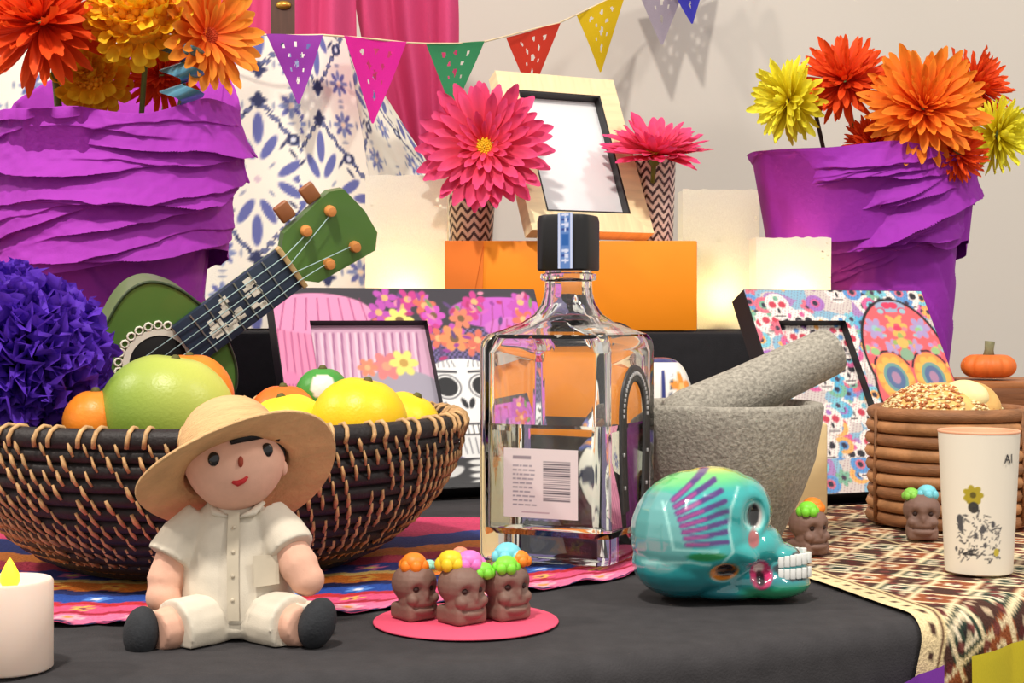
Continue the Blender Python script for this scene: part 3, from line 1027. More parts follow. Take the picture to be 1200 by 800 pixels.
# ------------------------------------------------------------------ flowers
def petal_mesh(name, L, wd, c0, c1, curl=0.2, cup=0.25, tip=0.6, base=0.25, mat=None, wave=0.0):
    """petal along +x; c0 at the root, c1 at the tip"""
    na, nc = 7, 5
    P = np.zeros((na, nc, 3))
    col = np.zeros((na, nc, 3))
    for i in range(na):
        s_ = i / (na - 1)
        half = wd / 2 * (base + (1 - base) * math.sin(min(1, s_ / 0.62) * PI / 2)) * (1 if s_ < 0.62 else tip + (1 - tip) * math.cos((s_ - 0.62) / 0.38 * PI / 2))
        for j in range(nc):
            t = (j / (nc - 1) - 0.5) * 2
            end = (1 - 0.10 * t * t) if s_ > 0.99 else 1
            P[i, j] = (L * s_ * end, half * t, curl * L * s_ ** 2 + cup * half * t * t + wave * L * math.sin(s_ * 8 + t * 3))
            f = s_ ** 0.8
            col[i, j] = [(a * (1 - f) + b * f) * (0.92 + 0.08 * abs(t)) for a, b in zip(c0, c1)]
    me = MB().grid(P, col=col).mesh(name)
    me.materials.append(mat)
    me.polygons.foreach_set('use_smooth', [True] * len(me.polygons))
    return me


m_petal = translucent('petal', (255, 255, 255), 0.22, 0.6, attr=True)
m_stem = M('flower_stem', (110, 122, 52), 0.6, 0.2, 60)
m_stem_dark = M('dark_stem', (52, 40, 30), 0.6, 0.2, 60)
m_sepal = M('sepal_green', (92, 104, 44), 0.7, 0.2, 60)


def flower(name, label, head, face, petals, rows, disc, foot, group, stem=m_stem, jit=0.12, seed=0, stem_r=0.0022):
    """head position, facing direction, petal meshes, rows of (count, root radius, scale, lift angle, root height)"""
    rnd = random.Random(seed)
    t = thing(name, label, 'flower', foot, 0, group)
    H = Vector(head) - Vector(foot)
    F = Vector(face).normalized()
    R = F.to_track_quat('Z', 'Y').to_matrix().to_4x4()
    base = Matrix.Translation(H) @ R
    for ri, (n, r0, s_, lift, zz) in enumerate(rows):
        for k in range(n):
            a = 2 * PI * (k + 0.5 * (ri % 2)) / n + (rnd.random() - 0.5) * 0.8 / n * 2
            l_ = lift + (rnd.random() - 0.5) * 2 * jit
            sc_ = s_ * (0.88 + 0.24 * rnd.random())
            o = bpy.data.objects.new('petal', petals[rnd.randrange(len(petals))])
            C.objects.link(o)
            o.parent = t
            o.matrix_basis = base @ Matrix.Rotation(a, 4, 'Z') @ Matrix.Translation((r0, 0, zz)) @ Matrix.Rotation(-l_, 4, 'Y') @ Matrix.Rotation((rnd.random() - .5) * 0.5, 4, 'X') @ Matrix.Scale(sc_, 4)
    if disc:
        r, h, m = disc
        d = MB()
        for k in range(60):
            q_ = k * 2.39996
            rr = r * math.sqrt((k + 0.5) / 60)
            d.ell((rr * math.cos(q_), rr * math.sin(q_), h * (1 - (rr / r) ** 2 * 0.6)), (r * 0.16, r * 0.16, r * 0.2), 4, 6)
        d.ell((0, 0, 0), (r, r, h), 6, 16)
        d.build('flower_centre', m, t).matrix_basis = base
    MB().lathe([(0.001, -0.016), (0.0045, -0.012), (0.008, -0.003), (0.006, 0.0005)], 12).build('calyx', m_sepal if stem is m_stem else stem, t).matrix_basis = base
    mid = H * 0.55 - F * 0.012
    st = [Vector((0, 0, 0)), mid * 0.6, mid + Vector((0, 0, 0.01)), H - F * 0.03, H - F * 0.012]
    MB().tube(st, stem_r, 8).build('stem', stem, t)
    return t


def crepe_pot(name, label, cx, cy, prof, wrap, tilt, seed, mat, back=0.0, slope=0.006, fpow=1.5):
    """pot wrapped in crepe paper: a lower sleeve and a gathered upper wrap with sharp folds"""
    t = thing(name, label, 'flower pot', (cx, cy, 0.0022))
    n, k = 280, 90
    th = np.arange(n) * 2 * PI / n
    zl = np.linspace(0, prof[-1][1], k)
    rl = np.interp(zl, [q_[1] for q_ in prof], [q_[0] for q_ in prof])
    A, Zg = np.meshgrid(th, zl, indexing='ij')
    Rr = rl[None, :] * (1 + 0.02 * noise2(A * 3, Zg * 30, seed) + 0.03 * noise1(A * 5, seed + 3))
    Rr = Rr + 0.002 * np.mod(Zg * 22 + np.sin(A * 2 + seed), 1.0)
    MB().grid(np.stack([Rr * np.cos(A), Rr * np.sin(A), Zg], -1), cu=True).build('paper_sleeve', mat, t)
    MB().lathe([(prof[0][0] * 0.8, 0.0), (prof[0][0] * 0.9, 0.002), (prof[-1][0] * 0.86, prof[-1][1] * 0.97), (prof[-1][0] * 0.8, prof[-1][1] * 0.975)], 32).build('pot_body', M('terracotta_pot', (70, 40, 50), 0.8), t)
    wz0, wz1, r0, r1, flare = wrap
    kk = 260
    v = np.linspace(0, 1, kk)
    A, V = np.meshgrid(th, v, indexing='ij')
    # lower edge and upper rim tilt and wander around the pot; the back of the rim stands higher
    lo = wz0 + tilt[0] * np.cos(A - tilt[1]) + 0.006 * noise1(A * 3, seed)
    hi = wz1 + tilt[2] * np.cos(A - tilt[3]) + 0.022 * noise1(A * 1.6 + 0.7, seed + 5) + back * np.clip(np.sin(A), 0, 1)
    Zg = lo + (hi - lo) * V
    R_ = r0 + (r1 - r0) * V ** 0.8
    R_ = R_ + flare[0] * np.exp(-((np.angle(np.exp(1j * (A - flare[1]))) / flare[2]) ** 2)) * V ** fpow
    R_ = R_ * (1 + 0.05 * noise2(A * 1.1, V * 3, seed + 4))
    # irregular folds: each a ledge that stands out sharply, fades upward and dies away around the pot
    rnd = random.Random(seed)
    hgt = wz1 - wz0
    drop = 0 * A
    for i in range(26):
        z0 = wz0 + hgt * ((i % 13) + 0.15 + 0.7 * rnd.random()) / 13
        ac = rnd.random() * 2 * PI if i >= 13 else -PI / 2 + (rnd.random() - 0.5) * 2.0
        wd = 0.35 + 0.9 * rnd.random()
        am = (0.004 + 0.007 * rnd.random()) * (1.0 if i < 13 else 0.4)
        da = np.angle(np.exp(1j * (A - ac)))
        line = z0 + (slope + (rnd.random() - 0.4) * 0.014) * da + 0.006 * np.sin(da * (1 + 2 * rnd.random()) + rnd.random() * 6) + 0.002 * noise1(A * 7, seed + i)
        win = np.exp(-(da / wd) ** 4)
        t_ = Zg - line
        led = np.where(t_ > 0, np.exp(-np.maximum(t_, 0) / (0.010 + 0.012 * rnd.random())), np.exp(-(t_ / 0.0012) ** 2))
        R_ = R_ + am * win * led
        drop = drop + 0.6 * am * win * led
    R_ = R_ + 0.0016 * noise2(A * 16, V * 30, seed + 2) + 0.004 * noise2(A * 2.5, V * 5, seed + 6)
    Zg = Zg - drop * (V < 0.99)
    P = np.stack([R_ * np.cos(A), R_ * np.sin(A), Zg], -1)
    inner = P[:, -1:, :] * np.array([0.965, 0.965, 1]) - np.array([0, 0, 0.002])
    inner2 = P[:, -1:, :] * np.array([0.86, 0.86, 1]) - np.array([0, 0, 0.09])
    P = np.concatenate([P, inner, inner2], 1)
    MB().grid(P, cu=True).build('crepe_wrap', mat, t, sharp=60)
    return t


m_crepe = M('magenta_crepe', (160, 52, 172), 0.7, 0.06, 30, 0.25, 200, spec=0.2)
m_crepe2 = M('purple_crepe', (150, 46, 168), 0.7, 0.06, 30, 0.25, 200, spec=0.2)

# left pot
LP = Vector((-0.332, 1.275, 0))
crepe_pot('flower_pot', 'large pot wrapped in magenta-purple crepe paper behind the small guitar', LP.x, LP.y, [(0.062, 0), (0.072, 0.12), (0.08, 0.26)], (0.185, 0.312, 0.094, 0.094, (0.012, 0.2, 0.8)), (0.018, -0.4, 0.012, 0.2), 3, m_crepe, 0.06, 0.010)
RP = Vector((0.385, 1.56, 0))
crepe_pot('flower_pot', 'pot wrapped in dark purple crepe paper behind the small pumpkin', RP.x, RP.y, [(0.05, 0), (0.06, 0.16), (0.066, 0.28)], (0.203, 0.310, 0.064, 0.085, (0.060, PI * 1.06, 0.75)), (0.024, -0.3, 0.010, PI * 1.25), 8, m_crepe2, 0.0, 0.020, 2.0)

red0, red1 = (214, 40, 14), (246, 92, 30)
pm_red = [petal_mesh('red_petal', 0.034, 0.0058, red0, red1, c, 0.3, 0.55, mat=m_petal) for c in (0.12, 0.3, -0.05)]
pm_org = [petal_mesh('orange_petal', 0.042, 0.0078, (236, 66, 16), (252, 150, 44), c, 0.3, 0.6, mat=m_petal) for c in (0.08, 0.2, -0.08)]
pm_ger = [petal_mesh('orange_gerbera_petal', 0.046, 0.0115, (240, 84, 24), (255, 164, 54), c, 0.25, 0.6, mat=m_petal) for c in (0.0, 0.12, -0.12)]
pm_yel = [petal_mesh('yellow_petal', 0.03, 0.0068, (240, 212, 20), (255, 250, 74), c, 0.3, 0.6, mat=m_petal) for c in (0.1, 0.25, -0.1)]
pm_mar = [petal_mesh('marigold_petal', 0.017, 0.011, (244, 150, 8), (255, 206, 40), c, 0.4, 0.85, mat=m_petal, wave=0.06) for c in (0.1, 0.4, -0.2)]
pm_pink = [petal_mesh('pink_petal', 0.046, 0.0115, (232, 60, 62), (244, 84, 142), c, 0.28, 0.55, mat=m_petal) for c in (0.05, 0.18, -0.06)]
m_yd = M('yellow_centre', (244, 196, 30), 0.7, 0.2, 200)
m_mc = M('marigold_centre', (244, 160, 16), 0.7, 0.2, 200)
m_od = M('rust_centre', (190, 60, 14), 0.7, 0.2, 200)

mum_rows = [(9, .001, .42, 1.25, .006), (14, .002, .6, 1.0, .005), (18, .003, .78, .75, .004), (22, .004, .92, .5, .003), (26, .005, 1.0, .22, .001), (24, .006, 1.0, -.08, -.001), (18, .006, .9, -.4, -.003)]
ger_rows = [(10, .004, .38, .95, .003), (14, .005, .55, .7, .002), (20, .006, .85, .38, .001), (24, .007, 1.0, .14, 0), (24, .007, 1.0, -.08, -.002)]


def foot_in(pot, dx, dy, z=0.2):
    return (pot.x + dx, pot.y + dy, z)


g_l, g_r = 'flowers in the pot behind the small guitar', 'flowers in the pot behind the small pumpkin'
flower('chrysanthemum', 'big spiky red-orange chrysanthemum beside the marigold', W(48, 26, 1.21), (-0.05, -0.8, 0.45), pm_red, [(n, r, s * 1.6, l, z) for n, r, s, l, z in mum_rows], None, foot_in(LP, -0.03, -0.01), g_l, seed=1, stem_r=0.0032)
flower('marigold', 'ruffled golden yellow marigold between red chrysanthemum and orange gerbera', W(163, 22, 1.205), (0, -0.75, 0.6), pm_mar, [(8, .001, 1, 1.35, .028), (14, .008, 1, 1.15, .026), (20, .016, 1, .9, .022), (24, .022, 1, .55, .015), (26, .026, 1, .2, .006), (24, .026, 1, -.2, -.003), (20, .022, 1, -.5, -.012)], (0.026, 0.027, m_mc), foot_in(LP, 0.02, 0.0), g_l, seed=2)
flower('gerbera', 'long-petalled orange gerbera leaning out over the tile-print cloth', W(245, 42, 1.22), (0.72, -0.62, 0.05), pm_ger, [(n, r, s * 0.92, l, z) for n, r, s, l, z in ger_rows[1:4]], (0.007, 0.004, m_od), foot_in(LP, 0.05, -0.02), g_l, seed=3)
flower('chrysanthemum', 'small amber flower low inside the pot under the marigold', W(110, 95, 1.25), (0, -0.9, 0.3), pm_mar, [(6, .001, 1, 1.2, .018), (12, .006, 1, .9, .015), (16, .012, 1, .5, .01), (18, .015, 1, 0.1, .003), (14, .013, 1, -.4, -.006)], (0.015, 0.017, m_mc), foot_in(LP, -0.01, 0.0), g_l, seed=4)
flower('chrysanthemum', 'deep red flower low inside the pot behind the marigold stem', W(190, 88, 1.27), (0.1, -0.9, 0.3), pm_red, [(n, r, s * 0.85, l, z) for n, r, s, l, z in mum_rows[:6]], None, foot_in(LP, 0.03, 0.01), g_l, seed=5)
# blue foil pick
bp_ = thing('foil_pick', 'crinkled pale blue foil ribbon tucked beside the orange gerbera', 'ribbon', (LP.x + 0.045, LP.y - 0.02, 0.2))
zz_ = np.linspace(0, 1, 24)
c0 = W(213, 76, 1.2) - Vector(bp_.location)
RP_ = np.zeros((24, 3, 3))
for i, q_ in enumerate(zz_):
    for j in range(3):
        RP_[i, j] = (c0.x + 0.009 * math.sin(q_ * 19) + (j - 1) * 0.009, c0.y + 0.006 * math.cos(q_ * 19), c0.z - 0.03 + q_ * 0.05 + (j - 1) * 0.003)
MB().grid(RP_).build('curled_ribbon', M('blue_foil', (110, 170, 196), 0.25, 0.2, metal=0.6), bp_)
MB().tube([(0, 0, 0), tuple(c0 * 0.75), tuple(c0 - Vector((0, 0, 0.02)))], 0.001, 6).build('wire', m_stem, bp_)

# right pot: seven flowers
D = 1.53
flower('chrysanthemum', 'lemon yellow chrysanthemum drooping outward on a bare dark stem', W(925, 118, D), (-0.8, -0.45, -0.1), pm_yel, [(n, r, s * 1.25, l, z) for n, r, s, l, z in mum_rows[1:]], None, foot_in(RP, -0.05, -0.01, 0.24), g_r, stem=m_stem_dark, seed=6)
flower('chrysanthemum', 'spiky red-orange chrysanthemum beside the drooping yellow one', W(990, 95, D), (-0.25, -0.75, 0.5), pm_red, [(n, r, s * 1.25, l, z) for n, r, s, l, z in mum_rows], None, foot_in(RP, -0.02, 0.0, 0.24), g_r, seed=7)
flower('chrysanthemum', 'largest bright orange chrysanthemum casting shade on the purple wrap', W(1082, 128, 1.485), (0.0, -0.85, 0.32), pm_org, [(n, r, s * 1.32, l, z) for n, r, s, l, z in mum_rows], None, foot_in(RP, 0.02, -0.02, 0.24), g_r, seed=8)
flower('chrysanthemum', 'red-orange chrysanthemum standing behind the large orange one', W(1142, 103, 1.575), (0.5, -0.6, 0.4), pm_red, [(n, r, s * 1.1, l, z) for n, r, s, l, z in mum_rows], None, foot_in(RP, 0.04, 0.01, 0.24), g_r, seed=9)
flower('chrysanthemum', 'yellow chrysanthemum drooping below the large orange one', W(1168, 158, D), (0.6, -0.6, -0.1), pm_yel, [(n, r, s * 1.1, l, z) for n, r, s, l, z in mum_rows[1:]], None, foot_in(RP, 0.045, 0.0, 0.24), g_r, seed=10)
flower('chrysanthemum', 'small red flower tucked in the purple wrap under the spiky one', W(1022, 168, 1.53), (-0.2, -0.8, 0.4), pm_red, [(n, r, s * 0.7, l, z) for n, r, s, l, z in mum_rows], None, foot_in(RP, -0.01, -0.02, 0.24), g_r, seed=11)
flower('chrysanthemum', 'small red flower tucked in the purple wrap beside the yellow one', W(1120, 180, 1.49), (0.2, -0.8, 0.4), pm_red, [(n, r, s * 0.75, l, z) for n, r, s, l, z in mum_rows], None, foot_in(RP, 0.035, -0.03, 0.24), g_r, seed=12)

# pink gerberas in chevron tumblers on the orange box
m_chev = MV('chevron_print', 0.45, coat=0.2)


def chevron_vase(label, px0, px1, ytop, cy, ph):
    d = cy
    r = (px1 - px0) / 2 * d / FPX
    cx = ((px0 + px1) / 2 - 600) * d / FPX
    h = CAMZ - (ytop - HOR) * d / FPX - BZ1 - 0.001
    t = thing('chevron_vase', label, 'vase', (cx, cy, BZ1 + 0.001), 0, 'chevron vases on the orange box')
    n, k = 140, 90
    th = np.arange(n) * 2 * PI / n
    z = np.linspace(0.001, h, k)
    A, Zg = np.meshgrid(th, z, indexing='ij')
    Rg = r * (0.86 + 0.14 * Zg / h)
    zig = np.abs(np.mod(A * 11 / (2 * PI), 1.0) - 0.5) * 2
    f = np.mod((Zg + zig * 0.008) / 0.009 + ph, 1.0)
    p = Paint(A, Zg, (236, 220, 210), 0.02)
    p.mask((f < 0.46) * 1.0, (64, 36, 42))
    MB().grid(np.stack([Rg * np.cos(A), Rg * np.sin(A), Zg], -1), cu=True, col=p.c).build('printed_body', m_chev, t)
    MB().lathe([(r * 0.84, 0.0004), (r * 0.85, 0.001), (r * 0.96, h - 0.004), (r * 0.9, h - 0.004)], 32, caps=(True, True)).build('soil', m_brown, t)
    MB().tube([(r * math.cos(q_), r * math.sin(q_), h) for q_ in th[::4]], 0.0008, 6, closed=True).build('rim', M('vase_rim', (226, 210, 200), 0.4), t)
    return t, Vector((cx, cy, BZ1 + 0.001 + h))


v1, top1 = chevron_vase('chevron vase with a dark zigzag print under the big open pink gerbera', 524, 581, 222, 1.505, 0.2)
v2, top2 = chevron_vase('chevron vase with a dark zigzag print beside the wooden frame', 740, 792, 186, 1.53, 0.0)
g_p = 'pink gerberas on the orange box'
flower('gerbera', 'big open pink gerbera with yellow centre facing outward', W(568, 172, 1.425), (-0.05, -0.97, 0.16), pm_pink, [(n + 2, r * 1.5, s * 1.14, l, z) for n, r, s, l, z in ger_rows[:4]] + [(22, .012, 1.12, -.1, -.002)], (0.0085, 0.005, m_yd), (top1.x, top1.y - 0.004, top1.z - 0.01), g_p, seed=21)
flower('gerbera', 'smaller pink gerbera facing upward beside the wooden frame', W(768, 178, 1.485), (0.05, -0.42, 0.9), pm_pink, [(n, r, s * 0.98, l + 0.12, z) for n, r, s, l, z in ger_rows], (0.008, 0.005, m_yd), (top2.x, top2.y, top2.z - 0.015), g_p, seed=22)

# ------------------------------------------------------------------ purple tissue-paper pompom flower at the left
m_pom = translucent('violet_tissue', (104, 56, 200), 0.3, 0.6)
pom = thing('paper_pompom', 'ruffled deep violet tissue paper pompom above the fruit basket', 'paper flower', (0, 0, 0))
pc = W(26, 422, 0.93)
pom.location = pc - Vector((0, 0, 0.05))


def ruffle(name, seed):
    n, k = 12, 13
    rnd = np.random.default_rng(seed)
    P = np.zeros((n, k, 3))
    for i in range(n):
        for j in range(k):
            s_, t = i / (n - 1), (j / (k - 1) - .5) * 2
            wd = 0.004 + 0.014 * s_
            P[i, j] = (0.012 + 0.034 * s_ * (1 + 0.05 * math.sin(j * 2.4 + seed)), wd * t, 0.0048 * s_ * math.sin(j * 1.9 + seed) + 0.003 * s_ * math.sin(i * 1.3 + j))
    P += rnd.normal(0, 0.0006, P.shape)
    me = MB().grid(P).mesh(name)
    me.materials.append(m_pom)
    me.polygons.foreach_set('use_smooth', [True] * len(me.polygons))
    return me


ruf = [ruffle('ruffle', k) for k in range(4)]
for k in range(190):
    zc = 1 - 2 * (k + 0.5) / 190
    a = k * 2.39996
    dr = Vector((math.sqrt(1 - zc * zc) * math.cos(a), math.sqrt(1 - zc * zc) * math.sin(a), zc))
    o = bpy.data.objects.new('ruffle', ruf[k % 4])
    C.objects.link(o)
    o.parent = pom
    sc_ = 0.95 + 0.25 * random.random()
    o.matrix_basis = Matrix.Translation((0, 0, 0.05)) @ dr.to_track_quat('X', 'Z').to_matrix().to_4x4() @ Matrix.Rotation(random.random() * 6.28, 4, 'X') @ Matrix.Scale(sc_, 4)
MB().ell((0, 0, 0.05), (0.016, 0.016, 0.016)).build('core', m_pom, pom)
pom2 = thing('paper_pompom', 'small violet tissue paper tuft beside the large pompom', 'paper flower', tuple(W(14, 345, 0.99)))
for k in range(40):
    zc = 1 - 2 * (k + 0.5) / 40
    a = k * 2.39996
    dr = Vector((math.sqrt(1 - zc * zc) * math.cos(a), math.sqrt(1 - zc * zc) * math.sin(a), zc))
    o = bpy.data.objects.new('ruffle', ruf[k % 4])
    C.objects.link(o)
    o.parent = pom2
    o.matrix_basis = dr.to_track_quat('X', 'Z').to_matrix().to_4x4() @ Matrix.Rotation(random.random() * 6.28, 4, 'X') @ Matrix.Scale(0.5, 4)
MB().tube([(0, 0, 0), (-0.01, -0.02, -0.03), (-0.02, -0.04, -0.06)], 0.0012, 6).build('wire', m_stem, pom2)
# ------------------------------------------------------------------ fruit basket
m_coil = M('black_reed', (34, 28, 28), 0.55, 0.3, 120, 0.3, 400)
m_tan = M('tan_reed', (198, 156, 106), 0.55, 0.3, 200, 0.2, 400)
BC = Vector((-0.186, 0.952, 0.004))
basket = thing('fruit_basket', 'wide black woven basket with tan stitches holding fruit', 'basket', tuple(BC))
BR, BH, BB = 0.152, 0.083, 0.092
NR = 12


def bprof(s_):                           # radius and height of the wall, s 0 (base) to 1 (rim)
    return BB + (BR - BB) * math.sin(s_ * PI / 2) ** 0.9, 0.004 + (BH - 0.004) * s_ ** 1.15


ang = np.arange(96) * 2 * PI / 96
for i in range(NR):
    r, z = bprof(i / (NR - 1))
    rad = 0.0045 if i < NR - 1 else 0.006
    MB().tube([(r * math.cos(a), r * math.sin(a), z) for a in ang], rad, 8, closed=True).build('coil', m_coil, basket)
MB().lathe([(0.001, 0.001), (BB * 0.7, 0.0005), (BB, 0.001), (BB, 0.004), (0.001, 0.005)], 48).build('base', m_coil, basket)
# liner just inside the coils closes the weave
MB().lathe([(bprof(s_)[0] - 0.003, bprof(s_)[1]) for s_ in np.linspace(0, 1, 14)], 64, caps=(False, False)).build('inner_wall', m_coil, basket)
st = MB()
for i in range(NR - 1):
    n = 112
    for k in range(n):
        a = 2 * PI * (k + 0.5 * (i % 2)) / n
        if random.random() < 0.18:
            continue
        r0, z0 = bprof(i / (NR - 1))
        r1, z1 = bprof((i + 1) / (NR - 1))
        sl = 0.018
        p0 = Vector(((r0 + 0.0045) * math.cos(a), (r0 + 0.0045) * math.sin(a), z0 - 0.0003))
        p2 = Vector(((r1 + 0.0045) * math.cos(a - sl), (r1 + 0.0045) * math.sin(a - sl), z1))
        pm = (p0 + p2) / 2 + Vector((0.0008 * math.cos(a), 0.0008 * math.sin(a), -0.0004))
        w_ = 0.00075 + 0.0006 * random.random()
        st.tube([p0, pm, p2], [w_ * 0.8, w_ * 1.15, w_ * 0.8], 5)
tag(st.build('stitching', m_tan, basket), kind='stuff')
rm = MB()
r, z = bprof(1)
for k in range(110):
    a = 2 * PI * k / 110
    pts = []
    for j in range(7):
        q_ = -0.6 + j * (PI + 0.9) / 6
        rr = r + 0.0068 * math.cos(q_)
        aa = a + 0.025 * j / 6
        pts.append((rr * math.cos(aa), rr * math.sin(aa), z + 0.0068 * math.sin(q_)))
    if k % 3 != 2:
        rm.tube(pts, 0.0013, 5)
tag(rm.build('rim_binding', m_tan, basket), kind='stuff')

# ------------------------------------------------------------------ fruit
m_skin_v = MV('fruit_skin', 0.38, spec=0.4, bump=0.12, bscale=500)
m_leafstem = M('fruit_stem', (92, 88, 40), 0.7)


def fruit(name, label, px, py, d, rpx, colf, squash=(1, 1, 1), tilt=0.0, stem_dir=(0, -0.2, 1)):
    r = rpx * d / FPX
    c = W(px, py, d)
    t = thing(name, label, 'fruit', tuple(c - Vector((0, 0, r * squash[2]))))
    a = np.linspace(0, PI, 33)
    b = np.arange(48) * 2 * PI / 48
    A, B = np.meshgrid(a, b, indexing='ij')
    dim = 1 - 0.10 * np.exp(-(A / 0.22) ** 2)
    P = np.stack([r * squash[0] * np.sin(A) * np.cos(B), r * squash[1] * np.sin(A) * np.sin(B), r * squash[2] * np.cos(A) * dim], -1)
    col = colf(P / r)
    Rm = np.array(Matrix.Rotation(tilt, 3, 'Y'))
    P = P @ Rm.T + np.array([0, 0, r * squash[2]])
    skin_ = MB().grid(P, cv=True, col=col).build('skin', m_skin_v, t)
    sv = Matrix.Rotation(tilt, 3, 'Y') @ Vector((0, 0, r * squash[2] * 0.9))
    sc_ = Vector((0, 0, r * squash[2])) + sv
    MB().lathe([(0.0025, -0.001), (0.003, 0.001), (0.0018, 0.003), (0.0004, 0.0033)], 8).build('stem_end', m_leafstem, skin_).matrix_basis = Matrix.Translation(sc_) @ Matrix.Rotation(tilt, 4, 'Y')
    return t


def mixcol(c1, c2, fn):
    def f(P):
        m = np.clip(fn(P), 0, 1)[..., None]
        return np.array(c1, float) * (1 - m) + np.array(c2, float) * m
    return f


solid = lambda c: mixcol(c, tuple(min(255, x * 1.04 + 6) for x in c), lambda P: 0.5 + noise2(P[..., 0] * 5, P[..., 2] * 5, 2))
fruit('mango', 'large green mango with a yellow blush in the basket', 196, 486, 0.905, 80, mixcol((134, 160, 60), (206, 206, 96), lambda P: 0.25 + 0.55 * P[..., 0] + 0.45 * P[..., 2]), (1.0, 0.8, 0.9), 0.15)
fruit('orange', 'orange behind the green mango', 222, 465, 0.985, 52, solid((240, 128, 26)))
fruit('orange', 'orange squeezed between mango and violet pompom', 112, 494, 0.90, 38, solid((246, 136, 36)))
fruit('grapefruit', 'large round yellow grapefruit nearest the basket rim', 421, 496, 0.905, 56, solid((250, 196, 22)), (1.02, 1, 0.98), 0.2)
fruit('lemon', 'small yellow lemon beside the large grapefruit and basket rim', 474, 500, 0.955, 43, solid((252, 206, 28)), (1.0, 1, 0.96), 0.4)
fruit('grapefruit', 'yellow grapefruit half hidden by the straw hat brim', 338, 508, 0.925, 48, solid((252, 222, 40)), (1.05, 1, 0.98), -0.2)
fruit('orange', 'orange behind the half hidden yellow grapefruit', 332, 492, 1.0, 42, solid((238, 110, 30)))
fruit('lime', 'small green lime with a pale spot behind the grapefruits', 378, 462, 1.02, 32, mixcol((70, 150, 60), (240, 226, 214), lambda P: (np.hypot(P[..., 0] - 0.1, P[..., 2] - 0.35) < 0.42) * (P[..., 1] < 0)), (1, 1, 1), 0.0)

# ------------------------------------------------------------------ small green guitar (ukulele) leaning behind the basket
m_ugreen = M('green_lacquer', (84, 122, 56), 0.35, 0.1, 14, coat=0.3)
m_uside = M('green_side', (112, 130, 84), 0.4, 0.1, 14, coat=0.2)
m_unavy = M('navy_fretboard', (44, 56, 76), 0.5, 0.15, 60)
m_white = M('white_paint', (236, 230, 214), 0.5, 0.05)
m_hole = M('dark_hollow', (14, 12, 12), 0.9)
m_peg = M('tan_peg', (214, 140, 76), 0.4, 0.15, 60)
m_pegb = M('brown_button', (150, 92, 56), 0.4, 0.15, 60)
m_str = M('nylon_string', (176, 206, 206), 0.3, 0.05)
uk = thing('ukulele', 'small green ukulele with white lace rosette leaning behind the fruit', 'ukulele', (0, 0, 0))
S0 = W(186, 426, 1.125)
# local axes: x along the neck, y across (up-left), z out of the soundboard toward the viewer
ax = Vector((0.77, 0.19, 0.60)).normalized()
zz0 = Vector((0.40, -0.90, -0.20))
az = (zz0 - ax * zz0.dot(ax)).normalized()
ay = az.cross(ax).normalized()
uk.matrix_basis = Matrix.Translation(S0) @ Matrix(((ax.x, ay.x, az.x), (ax.y, ay.y, az.y), (ax.z, ay.z, az.z))).to_4x4()
K = 0.00065                                # metres per photo pixel here


def uke_outline(n=90):
    pts = [(80, 0), (79, 12), (76, 30), (68, 58), (50, 82), (28, 89), (6, 84), (-16, 73), (-38, 68), (-60, 74), (-85, 90), (-110, 96), (-138, 84), (-156, 58), (-164, 26), (-165, 0)]
    xs_ = [q_[0] for q_ in pts]
    ys_ = [q_[1] for q_ in pts]
    full = [(x * K, y * K) for x, y in pts] + [(x * K, -y * K) for x, y in pts[-2:0:-1]]
    # Chaikin smoothing
    for _ in range(2):
        nw = []
        for i in range(len(full)):
            a, b = full[i], full[(i + 1) % len(full)]
            nw += [(a[0] * .75 + b[0] * .25, a[1] * .75 + b[1] * .25), (a[0] * .25 + b[0] * .75, a[1] * .25 + b[1] * .75)]
        full = nw
    return full


ol = uke_outline()
n = len(ol)
TH_ = 0.034
MB().add([(x, y, 0) for x, y in ol], [tuple(range(n))]).build('soundboard', m_ugreen, uk, smooth=False)
MB().add([(x, y, -TH_) for x, y in ol], [tuple(range(n))]).build('back', m_ugreen, uk, smooth=False)
MB().grid(np.array([[(x, y, 0.0004) for x, y in ol], [(x, y, -TH_) for x, y in ol]]).transpose(1, 0, 2), cu=True).build('side_band', m_uside, uk)
MB().tube([(x, y, 0) for x, y in ol], 0.0012, 6, closed=True).build('binding', M('dark_green_binding', (46, 62, 34), 0.4), uk)
MB().lathe([(0.0005, 0.0004), (0.0215, 0.0004), (0.0215, 0.0008), (0.0005, 0.0008)], 40).build('sound_hole', m_hole, uk)
ring = MB().lathe([(0.0215, 0.0003), (0.0215, 0.0012), (0.0262, 0.0012), (0.0262, 0.0003)], 48, caps=(False, False)).build('rosette_ring', m_white, uk, sharp=40)
for k in range(26):
    a = 2 * PI * k / 26
    if math.cos(a) < 0.93:
        MB().tube([(0.0292 * math.cos(a) + 0.0028 * math.cos(b), 0.0292 * math.sin(a) + 0.0028 * math.sin(b), 0.0008) for b in np.arange(8) * PI / 4], 0.0008, 5, closed=True).build('lace_loop', m_white, ring)
fb = MB()
fb.box((0.5 * (36 + 182) * K, 0, 0.003), ((182 - 36) * K / 2, 0.0175, 0.0028), 0.0006)
fret = fb.build('fretboard', m_unavy, uk, sharp=40)
for k in range(6):
    MB().box(((60 + 20 * k) * K, 0, 0.0062), (0.0005, 0.0172, 0.0005)).build('fret', M('fret_metal', (150, 156, 160), 0.3, metal=0.7) if k == 0 else bpy.data.materials['fret_metal'], fret, smooth=False)
ins = MB()
rnd = random.Random(4)
for k in range(26):
    x, y = (70 + rnd.random() * 72) * K, (rnd.random() - 0.5) * 0.024
    ins.box((x, y, 0.0061), (0.0012 + 0.003 * rnd.random(), 0.001 + 0.0022 * rnd.random(), 0.0003), mat=None)
tag(ins.build('white_inlay', m_white, fret, smooth=False), 'white painted flower motif')
